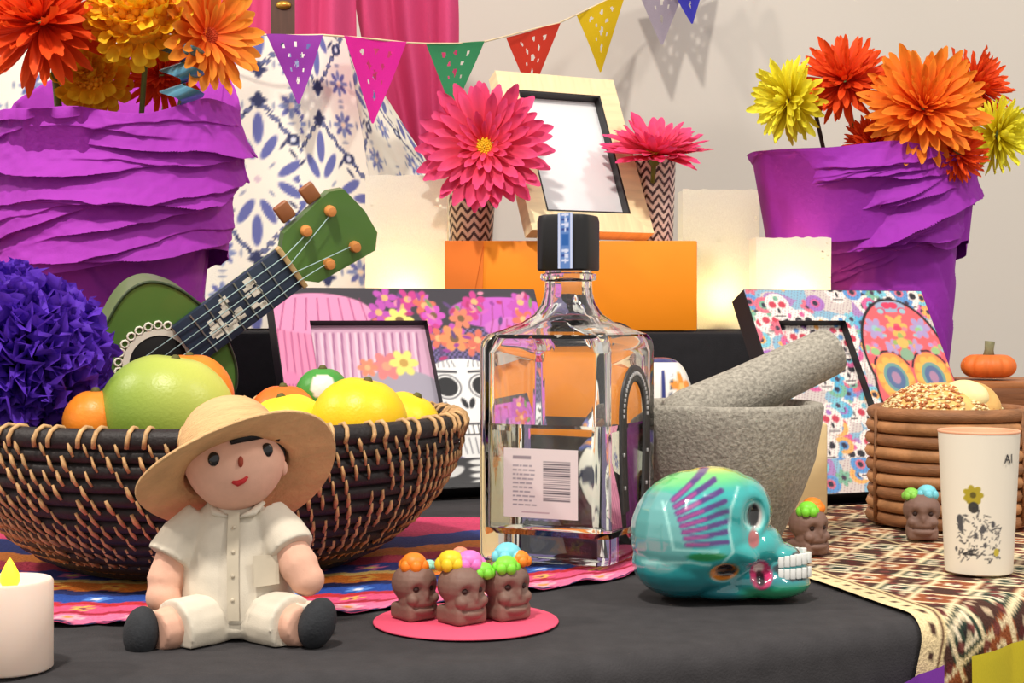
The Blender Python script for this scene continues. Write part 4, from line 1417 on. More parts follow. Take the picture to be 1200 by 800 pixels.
MB().box((0.5 * (60 + 200) * K, 0, -0.006), (70 * K, 0.015, 0.006), 0.003).build('neck', m_ugreen, uk)
MB().box((184 * K, 0, 0.005), (0.002, 0.0185, 0.0035), 0.0006).build('nut', M('nut_bone', (190, 160, 110), 0.5), uk)
hp = [(186, -22), (200, -36), (276, -46), (290, -30), (292, 0), (286, 36), (270, 44), (200, 36), (186, 22)]
hs = MB()
for z in (0.002, -0.009):
    hs.v.append(np.array([(x * K, y * K, z) for x, y in hp]))
    hs.c.append(np.full((len(hp), 3), 255.0))
hs.n = 2 * len(hp)
m_ = len(hp)
hs.f = [tuple(range(m_)), tuple(range(2 * m_ - 1, m_ - 1, -1))] + [(i, (i + 1) % m_, (i + 1) % m_ + m_, i + m_) for i in range(m_)]
head_ = hs.build('headstock', m_ugreen, uk, smooth=False)
pegs = [(222, 24), (258, 26), (222, -24), (258, -26)]
for (x, y) in pegs:
    MB().lathe([(0.0042, 0.002), (0.0044, 0.006), (0.0034, 0.010), (0.001, 0.0105)], 14, off=(x * K, y * K, 0)).build('tuning_post', m_peg, head_, sharp=50)
    sg = 1 if y > 0 else -1
    if sg < 0:
        continue
    MB().box((0, 0, 0.009), (0.006, 0.003, 0.007), 0.0015).build('tuning_button', m_pegb, head_).matrix_basis = Matrix.Translation((x * K - 0.004, sg * 0.026, -0.004)) @ Matrix.Rotation(-sg * PI / 2, 4, 'X')
for k, (x, y) in enumerate(pegs):
    yy_ = (0.011, 0.0037, -0.011, -0.0037)[k]
    MB().tube([(-95 * K, yy_ * 1.15, 0.005), (184 * K, yy_, 0.009), (x * K, y * K * 0.9, 0.006)], 0.0004, 5).build('string', m_str, uk)
MB().box((-100 * K, 0, 0.003), (0.005, 0.022, 0.003), 0.001).build('bridge', m_unavy, uk)
# ------------------------------------------------------------------ square glass bottle
def rrect(half, rad, n=6):
    """rounded square outline, 4*(n+1) points"""
    pts = []
    for q_ in range(4):
        cx = (half - rad) * (1 if q_ in (0, 3) else -1)
        cy = (half - rad) * (1 if q_ in (0, 1) else -1)
        for k in range(n + 1):
            a = q_ * PI / 2 + k * PI / 2 / n
            pts.append((cx + rad * math.cos(a), cy + rad * math.sin(a)))
    return pts


def rr_stack(rows):
    return np.array([[(x, y, z) for x, y in rrect(h, r)] for h, r, z in rows])


def closed_stack(mb, rows):
    P = rr_stack(rows)
    o = mb.n
    mb.grid(P, cv=True)
    m = P.shape[1]
    mb.f.append(tuple(o + j for j in range(m))[::-1])
    mb.f.append(tuple(o + (len(rows) - 1) * m + j for j in range(m)))


m_glass = glass_mat('clear_glass', (0.97, 0.985, 0.975, 1))
m_liquid = glass_mat('clear_spirit', (0.975, 0.97, 0.88, 1), 1.34)
m_cap = M('black_cap', (26, 25, 27), 0.4, 0.1)
bt = thing('liquor_bottle', 'square clear glass liquor bottle half full with black cap', 'bottle', (0.0352, 0.958, 0.0035), math.radians(-25))
HB = 0.0430
outer = [(HB - 0.004, 0.006, 0.0), (HB - 0.001, 0.007, 0.0012), (HB, 0.007, 0.004), (HB, 0.007, 0.128), (HB - 0.0006, 0.0075, 0.133), (HB - 0.003, 0.009, 0.1372), (HB - 0.010, 0.012, 0.1405), (0.0255, 0.0145, 0.1445), (0.0198, 0.0145, 0.1495), (0.0163, 0.0142, 0.156), (0.0148, 0.0142, 0.163), (0.0146, 0.0142, 0.170), (0.0172, 0.0168, 0.1708), (0.0176, 0.0172, 0.1725), (0.0172, 0.0168, 0.1745), (0.0145, 0.0142, 0.1752), (0.0142, 0.014, 0.181)]
inner = [(0.020, 0.008, 0.020), (HB - 0.009, 0.008, 0.0165), (HB - 0.0055, 0.006, 0.020), (HB - 0.0055, 0.006, 0.126), (HB - 0.009, 0.009, 0.1335), (0.024, 0.013, 0.1385), (0.0165, 0.013, 0.145), (0.0122, 0.012, 0.154), (0.0112, 0.0111, 0.165), (0.0112, 0.0111, 0.180)]
LZ = 0.083
gb = MB()
closed_stack(gb, outer)
gme = gb.mesh('glass_body')
inn = MB()
closed_stack(inn, inner)
ime = inn.mesh('cavity')
ime.flip_normals()
bm = bmesh.new()
bm.from_mesh(gme)
bm.from_mesh(ime)
bm.to_mesh(gme)
bm.free()
link('glass_body', gme, m_glass, bt, True, 30)
lq = MB()
closed_stack(lq, [(0.020, 0.008, 0.0203), (HB - 0.009, 0.008, 0.0168), (HB - 0.0053, 0.006, 0.0202), (HB - 0.0053, 0.006, LZ)])
lq.build('liquor', m_liquid, bt, True, 30)
cp = MB()
closed_stack(cp, [(0.0166, 0.010, 0.1765), (0.0172, 0.010, 0.1775), (0.0172, 0.010, 0.207), (0.0162, 0.009, 0.2105), (0.014, 0.008, 0.2112)])
cap_ = cp.build('cap', m_cap, bt, True, 35)
m_bluestrip = MV('tax_strip_print', 0.5)
uu, vv = np.linspace(-0.0049, 0.0049, 22), np.linspace(0.1775, 0.2118, 60)
U, V = np.meshgrid(uu, vv, indexing='ij')
p = Paint(U, V, (90, 128, 192), 0.0003)
for m in (-1, 1):
    p.rect(m * 0.0041 - .0008, 0.17, m * 0.0041 + .0008, 0.22, (196, 206, 236))
p.rect(-0.0022, 0.1915, 0.0022, 0.1985, (34, 92, 168))
for k, z in enumerate((0.2105, 0.2075, 0.2045, 0.2015, 0.1885, 0.1855, 0.1825)):
    p.rect(-0.0024, z - 0.0007, 0.0024, z + 0.0007, (206, 214, 240) if k % 2 == 0 else (40, 66, 140))
    p.rect(-0.0004, z - 0.0016, 0.0006 + 0.0008 * (k % 3), z + 0.0010, (206, 214, 240))
# strip runs on the cap corner that faces the viewer's side
MB().grid(np.stack([U + 0.0052, 0 * U - 0.01745, V], -1), col=p.c).build('tax_strip', m_bluestrip, cap_)
# front label with lines of print and a barcode
m_label = MV('paper_label', 0.6)
uu, vv = np.linspace(-0.024, 0.0245, 110), np.linspace(0.0275, 0.069, 96)
U, V = np.meshgrid(uu, vv, indexing='ij')
p = Paint(U, V, (226, 216, 214), 0.0003)
p.rect(-0.018, 0.0625, -0.006, 0.0645, (150, 142, 148))
rnd = random.Random(2)
for k in range(10):
    z = 0.0585 - 0.0026 * k
    x = -0.018
    while x < -0.003 - 0.004 * rnd.random():
        l_ = 0.001 + 0.003 * rnd.random()
        p.rect(x, z - 0.00045, x + l_, z + 0.00045, (150, 144, 152))
        x += l_ + 0.0008
z = 0.038
while z < 0.0615:
    t_ = 0.0003 + 0.0009 * rnd.random()
    p.rect(0.002, z, 0.0195, z + t_, (92, 88, 94))
    z += t_ + 0.0005 + 0.0005 * rnd.random()
p.rect(-0.012, 0.0305, 0.006, 0.0311, (170, 140, 150))
MB().grid(np.stack([U, 0 * U - HB - 0.0006, V], -1), col=p.c).build('back_label', m_label, bt)
# horseshoe emblem on the side face
m_pewter = M('pewter', (72, 70, 70), 0.35, 0.2, 300, metal=0.4)
m_bead = M('silver_bead', (206, 204, 204), 0.3, 0.05, metal=0.4)
hz_ = 0.088
arch = []
for k in range(25):
    a = PI * k / 24
    arch.append((0.0205 * math.cos(a), hz_ + 0.0255 * math.sin(a)))
arch = [(0.0165, 0.030), (0.0185, 0.045), (0.0202, 0.065)] + arch + [(-0.0202, 0.065), (-0.0185, 0.045), (-0.0165, 0.030)]
hb = MB()
P = []
for i, (y, z) in enumerate(arch):
    a, b = arch[max(0, i - 1)], arch[min(len(arch) - 1, i + 1)]
    t_ = Vector((b[0] - a[0], b[1] - a[1])).normalized()
    nx, nz = t_.y, -t_.x
    P.append([(HB + 0.0004 + dz, y + nx * w_, z + nz * w_) for (w_, dz) in ((-0.0052, 0), (-0.0047, 0.0016), (-0.002, 0.0011), (0.002, 0.0011), (0.0047, 0.0016), (0.0052, 0))])
hb.grid(np.array(P))
emb = hb.build('horseshoe_emblem', m_pewter, bt)
bd = MB()
for i in range(1, len(arch) - 1):
    y, z = arch[i]
    bd.box((HB + 0.0018, y, z), (0.0006, 0.0009, 0.0011), 0.0002)
tag(bd.build('emblem_lettering', m_bead, emb), kind='stuff')

# ------------------------------------------------------------------ painted turquoise skull
SC = 0.000455
sk = thing('painted_skull', 'glossy turquoise ceramic skull painted with purple stripes and white teeth', 'skull', (T(844, 703).x, 0.8216, 0.0008))


def sp(px, py):
    return ((px - 844) * SC, (703 - py) * SC)


b = MB()


def blob(px, py, y, rx, ry, rz, rot=0.0):
    x, z = sp(px, py)
    b.ell((x, y, z), (rx * SC, ry, rz * SC), 14, 20, Matrix.Rotation(rot, 4, 'Y'))


blob(815, 626, 0, 77, 0.034, 74)
blob(835, 600, 0, 66, 0.030, 52)
blob(868, 600, 0, 36, 0.026, 42)
blob(800, 660, 0, 60, 0.029, 43)
blob(878, 640, 0, 40, 0.022, 30)
blob(905, 648, 0, 36, 0.017, 14, 0.18)
blob(905, 663, 0, 42, 0.0165, 22)
blob(900, 684, 0, 50, 0.0195, 20)
blob(880, 680, 0, 58, 0.021, 22)
blob(850, 690, 0, 60, 0.020, 14)
for m in (-1, 1):
    blob(858, 640, m * 0.021, 26, 0.008, 13, 0.5)
    blob(868, 605, m * 0.014, 26, 0.012, 34)
me = remeshed(b, 0.0011, 6)
Vv = coords(me)
ZMIN = Vv[:, 2].min()
Vv[:, 2] -= ZMIN


def dent(V_, px, py, rx, rz, depth):
    x, z = sp(px, py)
    z -= ZMIN
    g = np.exp(-(((V_[:, 0] - x) / (rx * SC)) ** 2 + ((V_[:, 2] - z) / (rz * SC)) ** 2) ** 1.5)
    V_[:, 1] -= np.sign(V_[:, 1]) * depth * g * (np.abs(V_[:, 1]) > 0.004)


dent(Vv, 878, 602, 13, 20, 0.010)
dent(Vv, 842, 665, 16, 10, 0.008)
dent(Vv, 838, 612, 14, 26, 0.003)
dent(Vv, 886, 668, 9, 11, 0.003)
set_coords(me, Vv)
# paint, laid out in side view
PXs, PYs = Vv[:, 0] / SC + 844, 703 - (Vv[:, 2] + ZMIN) / SC
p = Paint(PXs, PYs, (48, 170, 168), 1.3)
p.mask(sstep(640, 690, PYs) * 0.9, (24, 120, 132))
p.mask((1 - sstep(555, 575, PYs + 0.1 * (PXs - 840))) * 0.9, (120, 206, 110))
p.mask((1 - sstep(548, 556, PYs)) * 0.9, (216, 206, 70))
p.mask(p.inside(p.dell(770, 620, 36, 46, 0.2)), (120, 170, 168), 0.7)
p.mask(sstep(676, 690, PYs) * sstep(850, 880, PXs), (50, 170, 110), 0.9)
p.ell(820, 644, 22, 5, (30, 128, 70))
for k in range(8):
    t_ = k / 7
    x0, y0 = 783 + 14 * t_, 582 + 48 * t_
    x1, y1 = 832 + 16 * math.sin(t_ * PI * 0.6) - 4 * t_, 548 + 80 * t_
    if k < 3:
        x1 = 826 + 6 * k
    p.seg(x0, y0, x1, y1, 2.8, (78, 46, 118))
    p.seg(x0, y0, (x0 + x1) / 2, (y0 + y1) / 2, 1.8, (150, 60, 130))
for (q0, q1, q2, q3) in ((772, 585, 782, 636), (782, 636, 832, 638), (858, 568, 848, 590), (848, 590, 846, 615), (846, 615, 850, 640), (850, 640, 838, 652), (750, 655, 800, 650), (800, 650, 824, 654)):
    p.seg(q0, q1, q2, q3, 1.6, (150, 214, 208))
p.ell(842, 664, 18, 11, (226, 132, 44))
p.ell(845, 663, 12, 8, (28, 18, 24))
p.ell(878, 602, 13, 18, (150, 220, 214))
p.ell(879, 602, 9, 14.5, (214, 206, 200))
p.ell(877, 601, 7.5, 13, (14, 10, 14))
p.ell(876, 627, 7, 10, (172, 96, 96))
p.ell(886, 670, 13, 16, (206, 54, 108))
p.ell(884, 662, 6.5, 6, (240, 214, 206))
p.ell(885, 674, 5.5, 8, (40, 14, 26))
p.seg(903, 662, 925, 649, 2.6, (24, 40, 50))
p.seg(925, 649, 950, 644, 2.4, (24, 40, 50))
p.seg(903, 664, 922, 675, 2.4, (24, 40, 50))
p.seg(922, 675, 952, 675, 2.4, (24, 40, 50))
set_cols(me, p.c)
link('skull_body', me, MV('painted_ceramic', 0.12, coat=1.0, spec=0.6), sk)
# teeth: two rows standing in the mouth, following the jaw
m_tooth = M('white_enamel', (240, 240, 236), 0.2, 0.02, coat=0.6)
for row, (py, hgt) in enumerate(((655.5, 13), (669.5, 12.5))):
    for k in range(6):
        px_ = 909 + k * 7.0
        x, z = sp(px_, py - (1.4 * k if row == 0 else 0) * 0.4)
        z -= ZMIN
        f = max(0.0, (px_ - 905) / 44)
        for m in (-1, 1):
            yq = 0.0150 * math.sqrt(max(0.03, 1 - f * f))
            mt = Matrix.Translation((x, m * yq, z)) @ Matrix.Rotation(-m * (0.15 + 0.95 * f * f), 4, 'Z')
            MB().box((0, 0, 0), (3.3 * SC, 0.0016, hgt / 2 * SC), 0.0004, mat=mt).build('tooth', m_tooth, sk)

# ------------------------------------------------------------------ chocolate skulls with icing
m_choc = M('chocolate', (128, 98, 86), 0.6, 0.12, 90, 0.15, 400)
m_choc_d = M('dark_hollow_chocolate', (58, 38, 34), 0.7)
b = MB()
b.ell((0, 0, 0.017), (0.0108, 0.0118, 0.0100), 12, 18)
b.ell((0, -0.002, 0.009), (0.0088, 0.0092, 0.009), 12, 18)
b.box((0, 0.0, 0.004), (0.0088, 0.0088, 0.004), 0.002)
b.ell((0, -0.0092, 0.0125), (0.0018, 0.0026, 0.0035))
for m in (-1, 1):
    b.ell((m * 0.0058, -0.0075, 0.0105), (0.003, 0.003, 0.0028))
b.ell((0, -0.0085, 0.005), (0.0055, 0.0025, 0.0024))
choc_me = remeshed(b, 0.0006, 3)
Vc = coords(choc_me)
for m in (-1, 1):
    g = np.exp(-(((Vc[:, 0] - m * 0.0042) / 0.0024) ** 2 + ((Vc[:, 2] - 0.0155) / 0.0022) ** 2)) * (Vc[:, 1] < 0)
    Vc[:, 1] += 0.0030 * g
g = np.exp(-((Vc[:, 2] - 0.0068) / 0.0007) ** 2) * (np.abs(Vc[:, 0]) < 0.006) * (Vc[:, 1] < -0.005)
Vc[:, 1] += 0.0012 * g
Vc[:, 2] -= Vc[:, 2].min()
set_coords(choc_me, Vc)
choc_me.materials.append(m_choc)
icing = {}


def ice(c):
    if c not in icing:
        icing[c] = M('icing_%d_%d_%d' % c, c, 0.45, 0.08, 80, sss=0.1)
    return icing[c]


def choc(label, px, py, rz, blobs, scale=1.0, group='chocolate skulls on the pink disc', zoff=0.0):
    q_ = T(px, py)
    t = thing('chocolate_skull', label, 'chocolate skull', (q_.x, q_.y + 0.009 * scale, zoff), math.radians(rz), group)
    o = link('skull_body', choc_me, None, t)
    o.scale = (scale,) * 3
    for m in (-1, 1):
        d_ = MB().ell((m * 0.0042, -0.0078, 0.0154), (0.0016, 0.0012, 0.0013), 8, 10).build('eye_hollow', m_choc_d, t)
        d_.scale = (scale,) * 3
    for (x, y, z, r, c) in blobs:
        mb = MB()
        mb.ell((x, y, z), (r, r, r * 0.8), 8, 12)
        for k in range(6):
            a = k * PI / 3 + x * 900
            mb.ell((x + r * 0.75 * math.cos(a), y + r * 0.75 * math.sin(a), z - r * 0.25), (r * 0.5, r * 0.5, r * 0.55), 6, 8)
        i_ = mb.build('icing_flower', ice(c), t)
        i_.scale = (scale,) * 3
    return t


OR, YE, PK, GN, CY, RS = (248, 134, 34), (246, 206, 40), (240, 120, 196), (130, 220, 60), (120, 206, 220), (240, 140, 110)
disc_c = T(546, 730)
m_pinkpaper = M('coral_pink_paper', (236, 84, 116), 0.7, 0.05, 20)
tag(MB().lathe([(0.0005, 0.0008), (0.0455, 0.0008), (0.046, 0.0012), (0.0455, 0.0018), (0.0005, 0.0018)], 72).build('paper_disc', m_pinkpaper), 'round coral pink paper disc on the black cloth', 'paper disc').location = disc_c
choc('chocolate skull with a single orange icing flower', 484, 733, 38, [(-0.001, -0.001, 0.027, 0.0062, OR), (0.007, -0.003, 0.0255, 0.003, (150, 214, 190))], 1.03, zoff=0.0019)
choc('chocolate skull with yellow, pink and green icing', 540, 738, 40, [(-0.004, 0.003, 0.028, 0.006, YE), (0.004, -0.001, 0.0275, 0.0062, PK), (0.0075, -0.006, 0.0235, 0.0048, GN), (0.004, 0.006, 0.03, 0.004, RS)], 1.08, zoff=0.0019)
choc('chocolate skull with blue, green and orange icing', 592, 733, 36, [(0.002, 0.001, 0.029, 0.0062, CY), (-0.003, -0.005, 0.025, 0.0052, GN), (0.005, -0.004, 0.027, 0.0046, OR)], 1.1, zoff=0.0019)
choc('chocolate skull with orange and green icing behind the turquoise skull', 951, 658, 30, [(0.003, 0, 0.027, 0.006, OR), (-0.004, -0.004, 0.026, 0.0055, GN)], 1.1, 'chocolate skulls on the woven cloth', 0.0036)
choc('chocolate skull with pale blue and green icing beside the white cup', 1085, 640, -10, [(0.003, 0, 0.027, 0.0055, CY), (-0.006, -0.001, 0.026, 0.0045, (140, 206, 80))], 1.15, 'chocolate skulls on the woven cloth', 0.0036)

# ------------------------------------------------------------------ stone mortar and pestle
m_stone = M('speckled_granite', (158, 152, 140), 0.8, 0.35, 420, 0.5, 500)
MC = Vector((0.1405, 1.012, 0.0035))
mo = thing('stone_mortar', 'grey granite mortar bowl behind the turquoise skull', 'mortar', tuple(MC))
RM, HM = 0.064, 0.092
prof = [(0.034, 0.0), (0.036, 0.003), (0.040, 0.012), (0.050, 0.032), (0.0585, 0.055), (0.0628, 0.078), (RM, HM - 0.003), (RM - 0.001, HM - 0.0005), (RM - 0.003, HM), (RM - 0.009, HM - 0.0005), (RM - 0.011, HM - 0.004), (0.048, 0.06), (0.036, 0.034), (0.02, 0.02), (0.001, 0.017)]
MB().lathe(prof, 72, (True, False)).build('bowl', m_stone, mo, sharp=60)
pe = thing('pestle', 'grey granite pestle resting in the mortar', 'pestle', (0, 0, 0))
p0, p1 = W(795, 496, 1.0), W(976, 410, 1.04)
dv = (p1 - p0)
Lp = dv.length
pp = [(0.001, -0.012), (0.012, -0.010), (0.018, -0.002), (0.0195, 0.01), (0.0178, 0.05), (0.0165, Lp - 0.006), (0.0158, Lp - 0.001), (0.014, Lp), (0.0005, Lp)]
MB().lathe(pp, 40, (True, True)).build('shaft', m_stone, pe, sharp=50)
pe.matrix_basis = Matrix.Translation(p0) @ dv.to_track_quat('Z', 'Y').to_matrix().to_4x4()
m_board = M('pale_board', (228, 204, 154), 0.6, 0.08, 12, 0.1, stretch=(1, 1, 6))
tag(MB().box((0.174, 1.168, 0.0365), (0.0645, 0.008, 0.0345), 0.002).build('wooden_board', m_board, sharp=40), 'pale wooden board standing upright behind the stone mortar', 'board')

# white skull plaque and painted dome, mostly behind the bottle
m_glaze = MV('glazed_white', 0.25, coat=0.6)
uu, vv = np.linspace(-1, 1, 70), np.linspace(0, 1, 70)
A = np.arange(72) * 2 * PI / 72
rad_ = np.linspace(0, 1, 40)
Rg, Ag = np.meshgrid(rad_, A, indexing='ij')
XO = 0.035 * np.cos(Ag)
ZO = np.where(np.sin(Ag) > 0, 0.058 * np.sin(Ag), 0.085 * np.sin(Ag) * (1 - 0.1 * np.abs(np.cos(Ag))))
Ux, Vz = Rg * XO, Rg * ZO
p = Paint(Ux, Vz, (238, 236, 230), 0.0006)
p.mask((Rg > 0.9) * 1.0, (22, 22, 28))
for m in (-1, 1):
    p.ell(m * 0.02, -0.005, 0.012, 0.013, (30, 34, 70))
    p.flower(m * 0.026, 0.034, 0.008, 6, (60, 80, 160), (230, 150, 60))
p.flower(0, 0.03, 0.012, 6, (240, 150, 60), (40, 50, 110))
p.ell(0, -0.028, 0.005, 0.008, (30, 34, 70))
p.rect(-0.024, -0.055, 0.024, -0.052, (30, 34, 70))
pl = MB()
pl.grid(np.stack([Ux, -0.006 * (1 - Rg ** 4), Vz], -1), cv=True, col=p.c)
pl.grid(np.stack([np.stack([XO[-1], 0 * XO[-1], ZO[-1]], -1), np.stack([XO[-1], 0 * XO[-1] + 0.006, ZO[-1]], -1), np.stack([0 * XO[-1], 0 * XO[-1] + 0.006, 0 * ZO[-1]], -1)]), cv=True, col=(30, 30, 36))
po = pl.build('skull_plaque', m_glaze)
po.matrix_basis = Matrix.Translation((0.0925, 1.352, 0.0905)) @ Matrix.Rotation(math.radians(8), 4, 'Z') @ Matrix.Rotation(math.radians(-14), 4, 'X')
tag(po, 'white skull-shaped plaque with a black outline leaning behind the bottle', 'plaque')
zs = np.linspace(0, PI / 2, 40)
th = np.arange(90) * 2 * PI / 90
Zg, Ag = np.meshgrid(zs, th, indexing='ij')
rd, hd = 0.0275, 0.050
Rg = rd * np.cos(Zg) ** 0.7
Hg = 0.066 + hd * np.sin(Zg)
ua, va = np.angle(np.exp(1j * (Ag + PI / 2))) * rd, Hg
p = Paint(ua, va, (240, 238, 232), 0.0008)
p.mask((Hg < 0.074) * 1.0, (34, 40, 110))
p.mask((np.sin(Zg) > 0.93) * 1.0, (34, 40, 110))
for k in range(5):
    x = -0.078 + 0.039 * k
    p.flower(x + 0.018, 0.093, 0.012, 5, (244, 150, 54), (250, 200, 120), 0.3)
    p.seg(x, 0.076, x, 0.105, 0.0018, (40, 50, 120))
    for j in range(6):
        p.ell(x + 0.004 + 0.001 * j, 0.078 + 0.005 * j, 0.0014, 0.0014, (30, 34, 60))
dm = thing('ceramic_jar', 'domed white ceramic jar painted with navy bands and an orange flower', 'jar', (0.1165, 1.205, 0.0035))
MB().grid(np.stack([Rg * np.cos(Ag), Rg * np.sin(Ag), Hg], -1), cv=True, col=p.c).build('domed_lid', m_glaze, dm)
MB().lathe([(0.019, 0), (0.023, 0.002), (0.027, 0.03), (0.0282, 0.062), (0.0272, 0.0655)], 48, col=(232, 230, 226)).build('jar_body', m_glaze, dm)
# ------------------------------------------------------------------ cloth doll with a straw hat
m_skin = M('peach_cloth_skin', (226, 176, 152), 0.85, 0.04, 200, 0.08, 1500)
m_shirt = M('cream_cotton', (216, 206, 188), 0.9, 0.05, 120, 0.10, 1600)
m_shoe = M('charcoal_felt', (46, 48, 52), 0.85, 0.15, 150, 0.2, 700)
m_straw = M('straw', (218, 176, 124), 0.75, 0.14, 60, 0.5, 300, stretch=(1, 1, 5))
m_hair = M('black_hair', (22, 18, 18), 0.6)
m_button = M('dark_bead', (18, 16, 20), 0.2, coat=0.6)
m_lip = M('red_thread', (190, 40, 44), 0.7)
m_stitch = M('shirt_seam', (204, 192, 170), 0.9)
DK = 0.000388
dl = thing('cloth_doll', 'seated cloth doll in cream shirt and straw hat leaning on the basket', 'doll', (T(275, 752).x, 0.735, 0.0008))


def dp(px, py, y=0.0):                   # photo pixel in the doll's own frame
    return Vector(((px - 275) * DK, y, (757 - py) * DK))


def rings(mb, data, n=28, flat=1.0):
    """stack of elliptical rings: (centre, rx, ry)"""
    P = np.zeros((len(data), n, 3))
    for i, (c, rx, ry) in enumerate(data):
        for j in range(n):
            a = 2 * PI * j / n
            P[i, j] = (c[0] + rx * math.cos(a), c[1] + ry * math.sin(a), c[2])
    o = mb.n
    mb.grid(P, cv=True)
    mb.f.append(tuple(o + j for j in range(n))[::-1])
    mb.f.append(tuple(o + (len(data) - 1) * n + j for j in range(n)))
    return mb


# body: one continuous cloth figure (trunk, arms, legs, neck)
b = MB()
rings(b, [(dp(272, 750), 0.020, 0.018), (dp(270, 735), 0.025, 0.021), (dp(268, 700), 0.025, 0.020), (dp(265, 650), 0.022, 0.017), (dp(264, 615), 0.019, 0.013), (dp(266, 600), 0.010, 0.009), (dp(267, 585), 0.009, 0.009)])
b.tube([dp(215, 628, -.001), dp(196, 660, -.006), dp(186, 690, -.010), dp(186, 706, -.012)], [0.0085, 0.009, 0.009, 0.008], 12)
b.ell(dp(186, 708, -.013), (0.0085, 0.008, 0.008))
b.tube([dp(315, 622, -.001), dp(332, 648, -.006), dp(351, 672, -.012), dp(358, 684, -.014)], [0.0085, 0.009, 0.0095, 0.008], 12)
b.ell(dp(360, 686, -.014), (0.0085, 0.008, 0.008))
b.tube([dp(258, 735, -.004), dp(225, 735, -.020), dp(190, 738, -.034)], [0.012, 0.0115, 0.0095], 12)
b.tube([dp(288, 735, -.004), dp(330, 736, -.018), dp(362, 734, -.030)], [0.012, 0.0115, 0.0095], 12)
body_me = remeshed(b, 0.0012, 5)
link('body', body_me, m_skin, dl)
# shirt with sleeves
b = MB()
rings(b, [(dp(271, 738), 0.0275, 0.0235), (dp(269, 715), 0.0275, 0.0232), (dp(267, 680), 0.0262, 0.0215), (dp(265, 645), 0.0242, 0.0185), (dp(264, 618), 0.0215, 0.015), (dp(265, 600), 0.0135, 0.0115), (dp(266, 592), 0.0115, 0.0105)], 32)
b.tube([dp(228, 618, 0), dp(206, 640, -.004), dp(192, 664, -.008)], [0.0105, 0.0118, 0.0122], 14)
b.tube([dp(304, 614, 0), dp(326, 636, -.004), dp(340, 654, -.009)], [0.0105, 0.0118, 0.0122], 14)
sme = remeshed(b, 0.0012, 3)
Vs = coords(sme)
Vs[:, 0] += 0.0009 * noise2(Vs[:, 2] * 160, Vs[:, 0] * 120, 4)
Vs[:, 1] += 0.0016 * noise2(Vs[:, 0] * 150, Vs[:, 2] * 90, 6)
set_coords(sme, Vs)
shirt = link('shirt', sme, m_shirt, dl)
# placket, collar, pockets, hem stitching
pk = []
for k in range(12):
    py = 604 + k * 11.5
    z = (757 - py) * DK
    yy_ = -np.interp(py, [592, 618, 645, 680, 715, 738], [0.0112, 0.0156, 0.0192, 0.0222, 0.0240, 0.0243])
    pk.append([((272 + 2 * k * 0.2 - 275 + w_) * DK, yy_ - 0.0009, z) for w_ in (-7, -5, 5, 7)])
MB().grid(np.array(pk)).build('placket', m_stitch, shirt)
for k in range(4):
    py = 622 + k * 28
    yy_ = -np.interp(py, [592, 618, 645, 680, 715, 738], [0.0112, 0.0156, 0.0192, 0.0222, 0.0240, 0.0243])
    MB().ell(((273.5 - 275 + k * .6) * DK, yy_ - 0.0014, (757 - py) * DK), (0.0009, 0.0005, 0.0009), 6, 8).build('button', m_stitch, shirt)
for m in (-1, 1):
    MB().tube([((272 + m * 3 - 275) * DK, -0.0135, (757 - 612) * DK), ((272 + m * 22 - 275) * DK, -0.0125, (757 - 606) * DK), ((272 + m * 30 - 275) * DK, -0.005, (757 - 596) * DK)], [0.001, 0.0028, 0.002], 8, flat=0.6).build('collar', m_shirt, shirt)
pz = [(298, 655), (326, 655), (328, 690), (300, 692)]
MB().add([((x - 275) * DK, -0.0205 - 0.00005 * (y - 655) + (0.0055 if x > 310 else 0), (757 - y) * DK) for x, y in pz], [(0, 1, 2, 3)]).build('pocket', m_stitch, shirt, smooth=False)
# trousers
b = MB()
rings(b, [(dp(272, 755), 0.023, 0.021), (dp(271, 745), 0.0272, 0.0235), (dp(271, 722), 0.0262, 0.0222)])
b.tube([dp(258, 737, -.002), dp(232, 737, -.019), dp(208, 739, -.030)], [0.0145, 0.0145, 0.0142], 16)
b.tube([dp(288, 737, -.002), dp(322, 737, -.016), dp(350, 736, -.026)], [0.0145, 0.0145, 0.0142], 16)
pme = remeshed(b, 0.0012, 3)
Vs = coords(pme)
Vs += 0.0012 * np.stack([noise2(Vs[:, 2] * 140, Vs[:, 0] * 100, 4), noise2(Vs[:, 0] * 140, Vs[:, 2] * 100, 6), noise2(Vs[:, 0] * 120, Vs[:, 1] * 120, 9)], -1)
Vs[:, 2] = np.maximum(Vs[:, 2], 0.0)
set_coords(pme, Vs)
link('trousers', pme, m_shirt, dl)
for (px, py, rot, rl, y) in ((172, 740, 0.12, 0.5, -.034), (378, 731, 0.30, -0.45, -.030)):
    mt = Matrix.Rotation(rot, 4, 'Y') @ Matrix.Rotation(rl, 4, 'Z')
    s_ = MB().ell(dp(px, py, y), (0.0080, 0.0100, 0.0122), 14, 20, mt).build('shoe', m_shoe, dl)
    c_ = dp(px, py, y) + Vector((0.007 if px < 275 else -0.006, 0.006, 0.007))
    MB().tube([tuple(c_ + Vector((0.0045 * math.cos(a), 0.0045 * math.sin(a), 0))) for a in np.arange(10) * PI / 5], 0.0017, 6, closed=True).build('sock_cuff', m_shirt, s_)
# head
hc = dp(268, 549, -0.004)
hm = MB()
a = np.linspace(0, PI, 25)
bb = np.arange(40) * 2 * PI / 40
A, B = np.meshgrid(a, bb, indexing='ij')
hr = 0.0232
P = np.stack([hr * 1.03 * np.sin(A) * np.cos(B), hr * 0.95 * np.sin(A) * np.sin(B), -hr * 0.96 * np.cos(A)], -1)
ch = np.clip(-P[..., 2] / hr, 0, 1)
P[..., 0] *= 1 - 0.14 * ch
hm.grid(P + np.array(hc), cv=True)
head = hm.build('head', m_skin, dl)


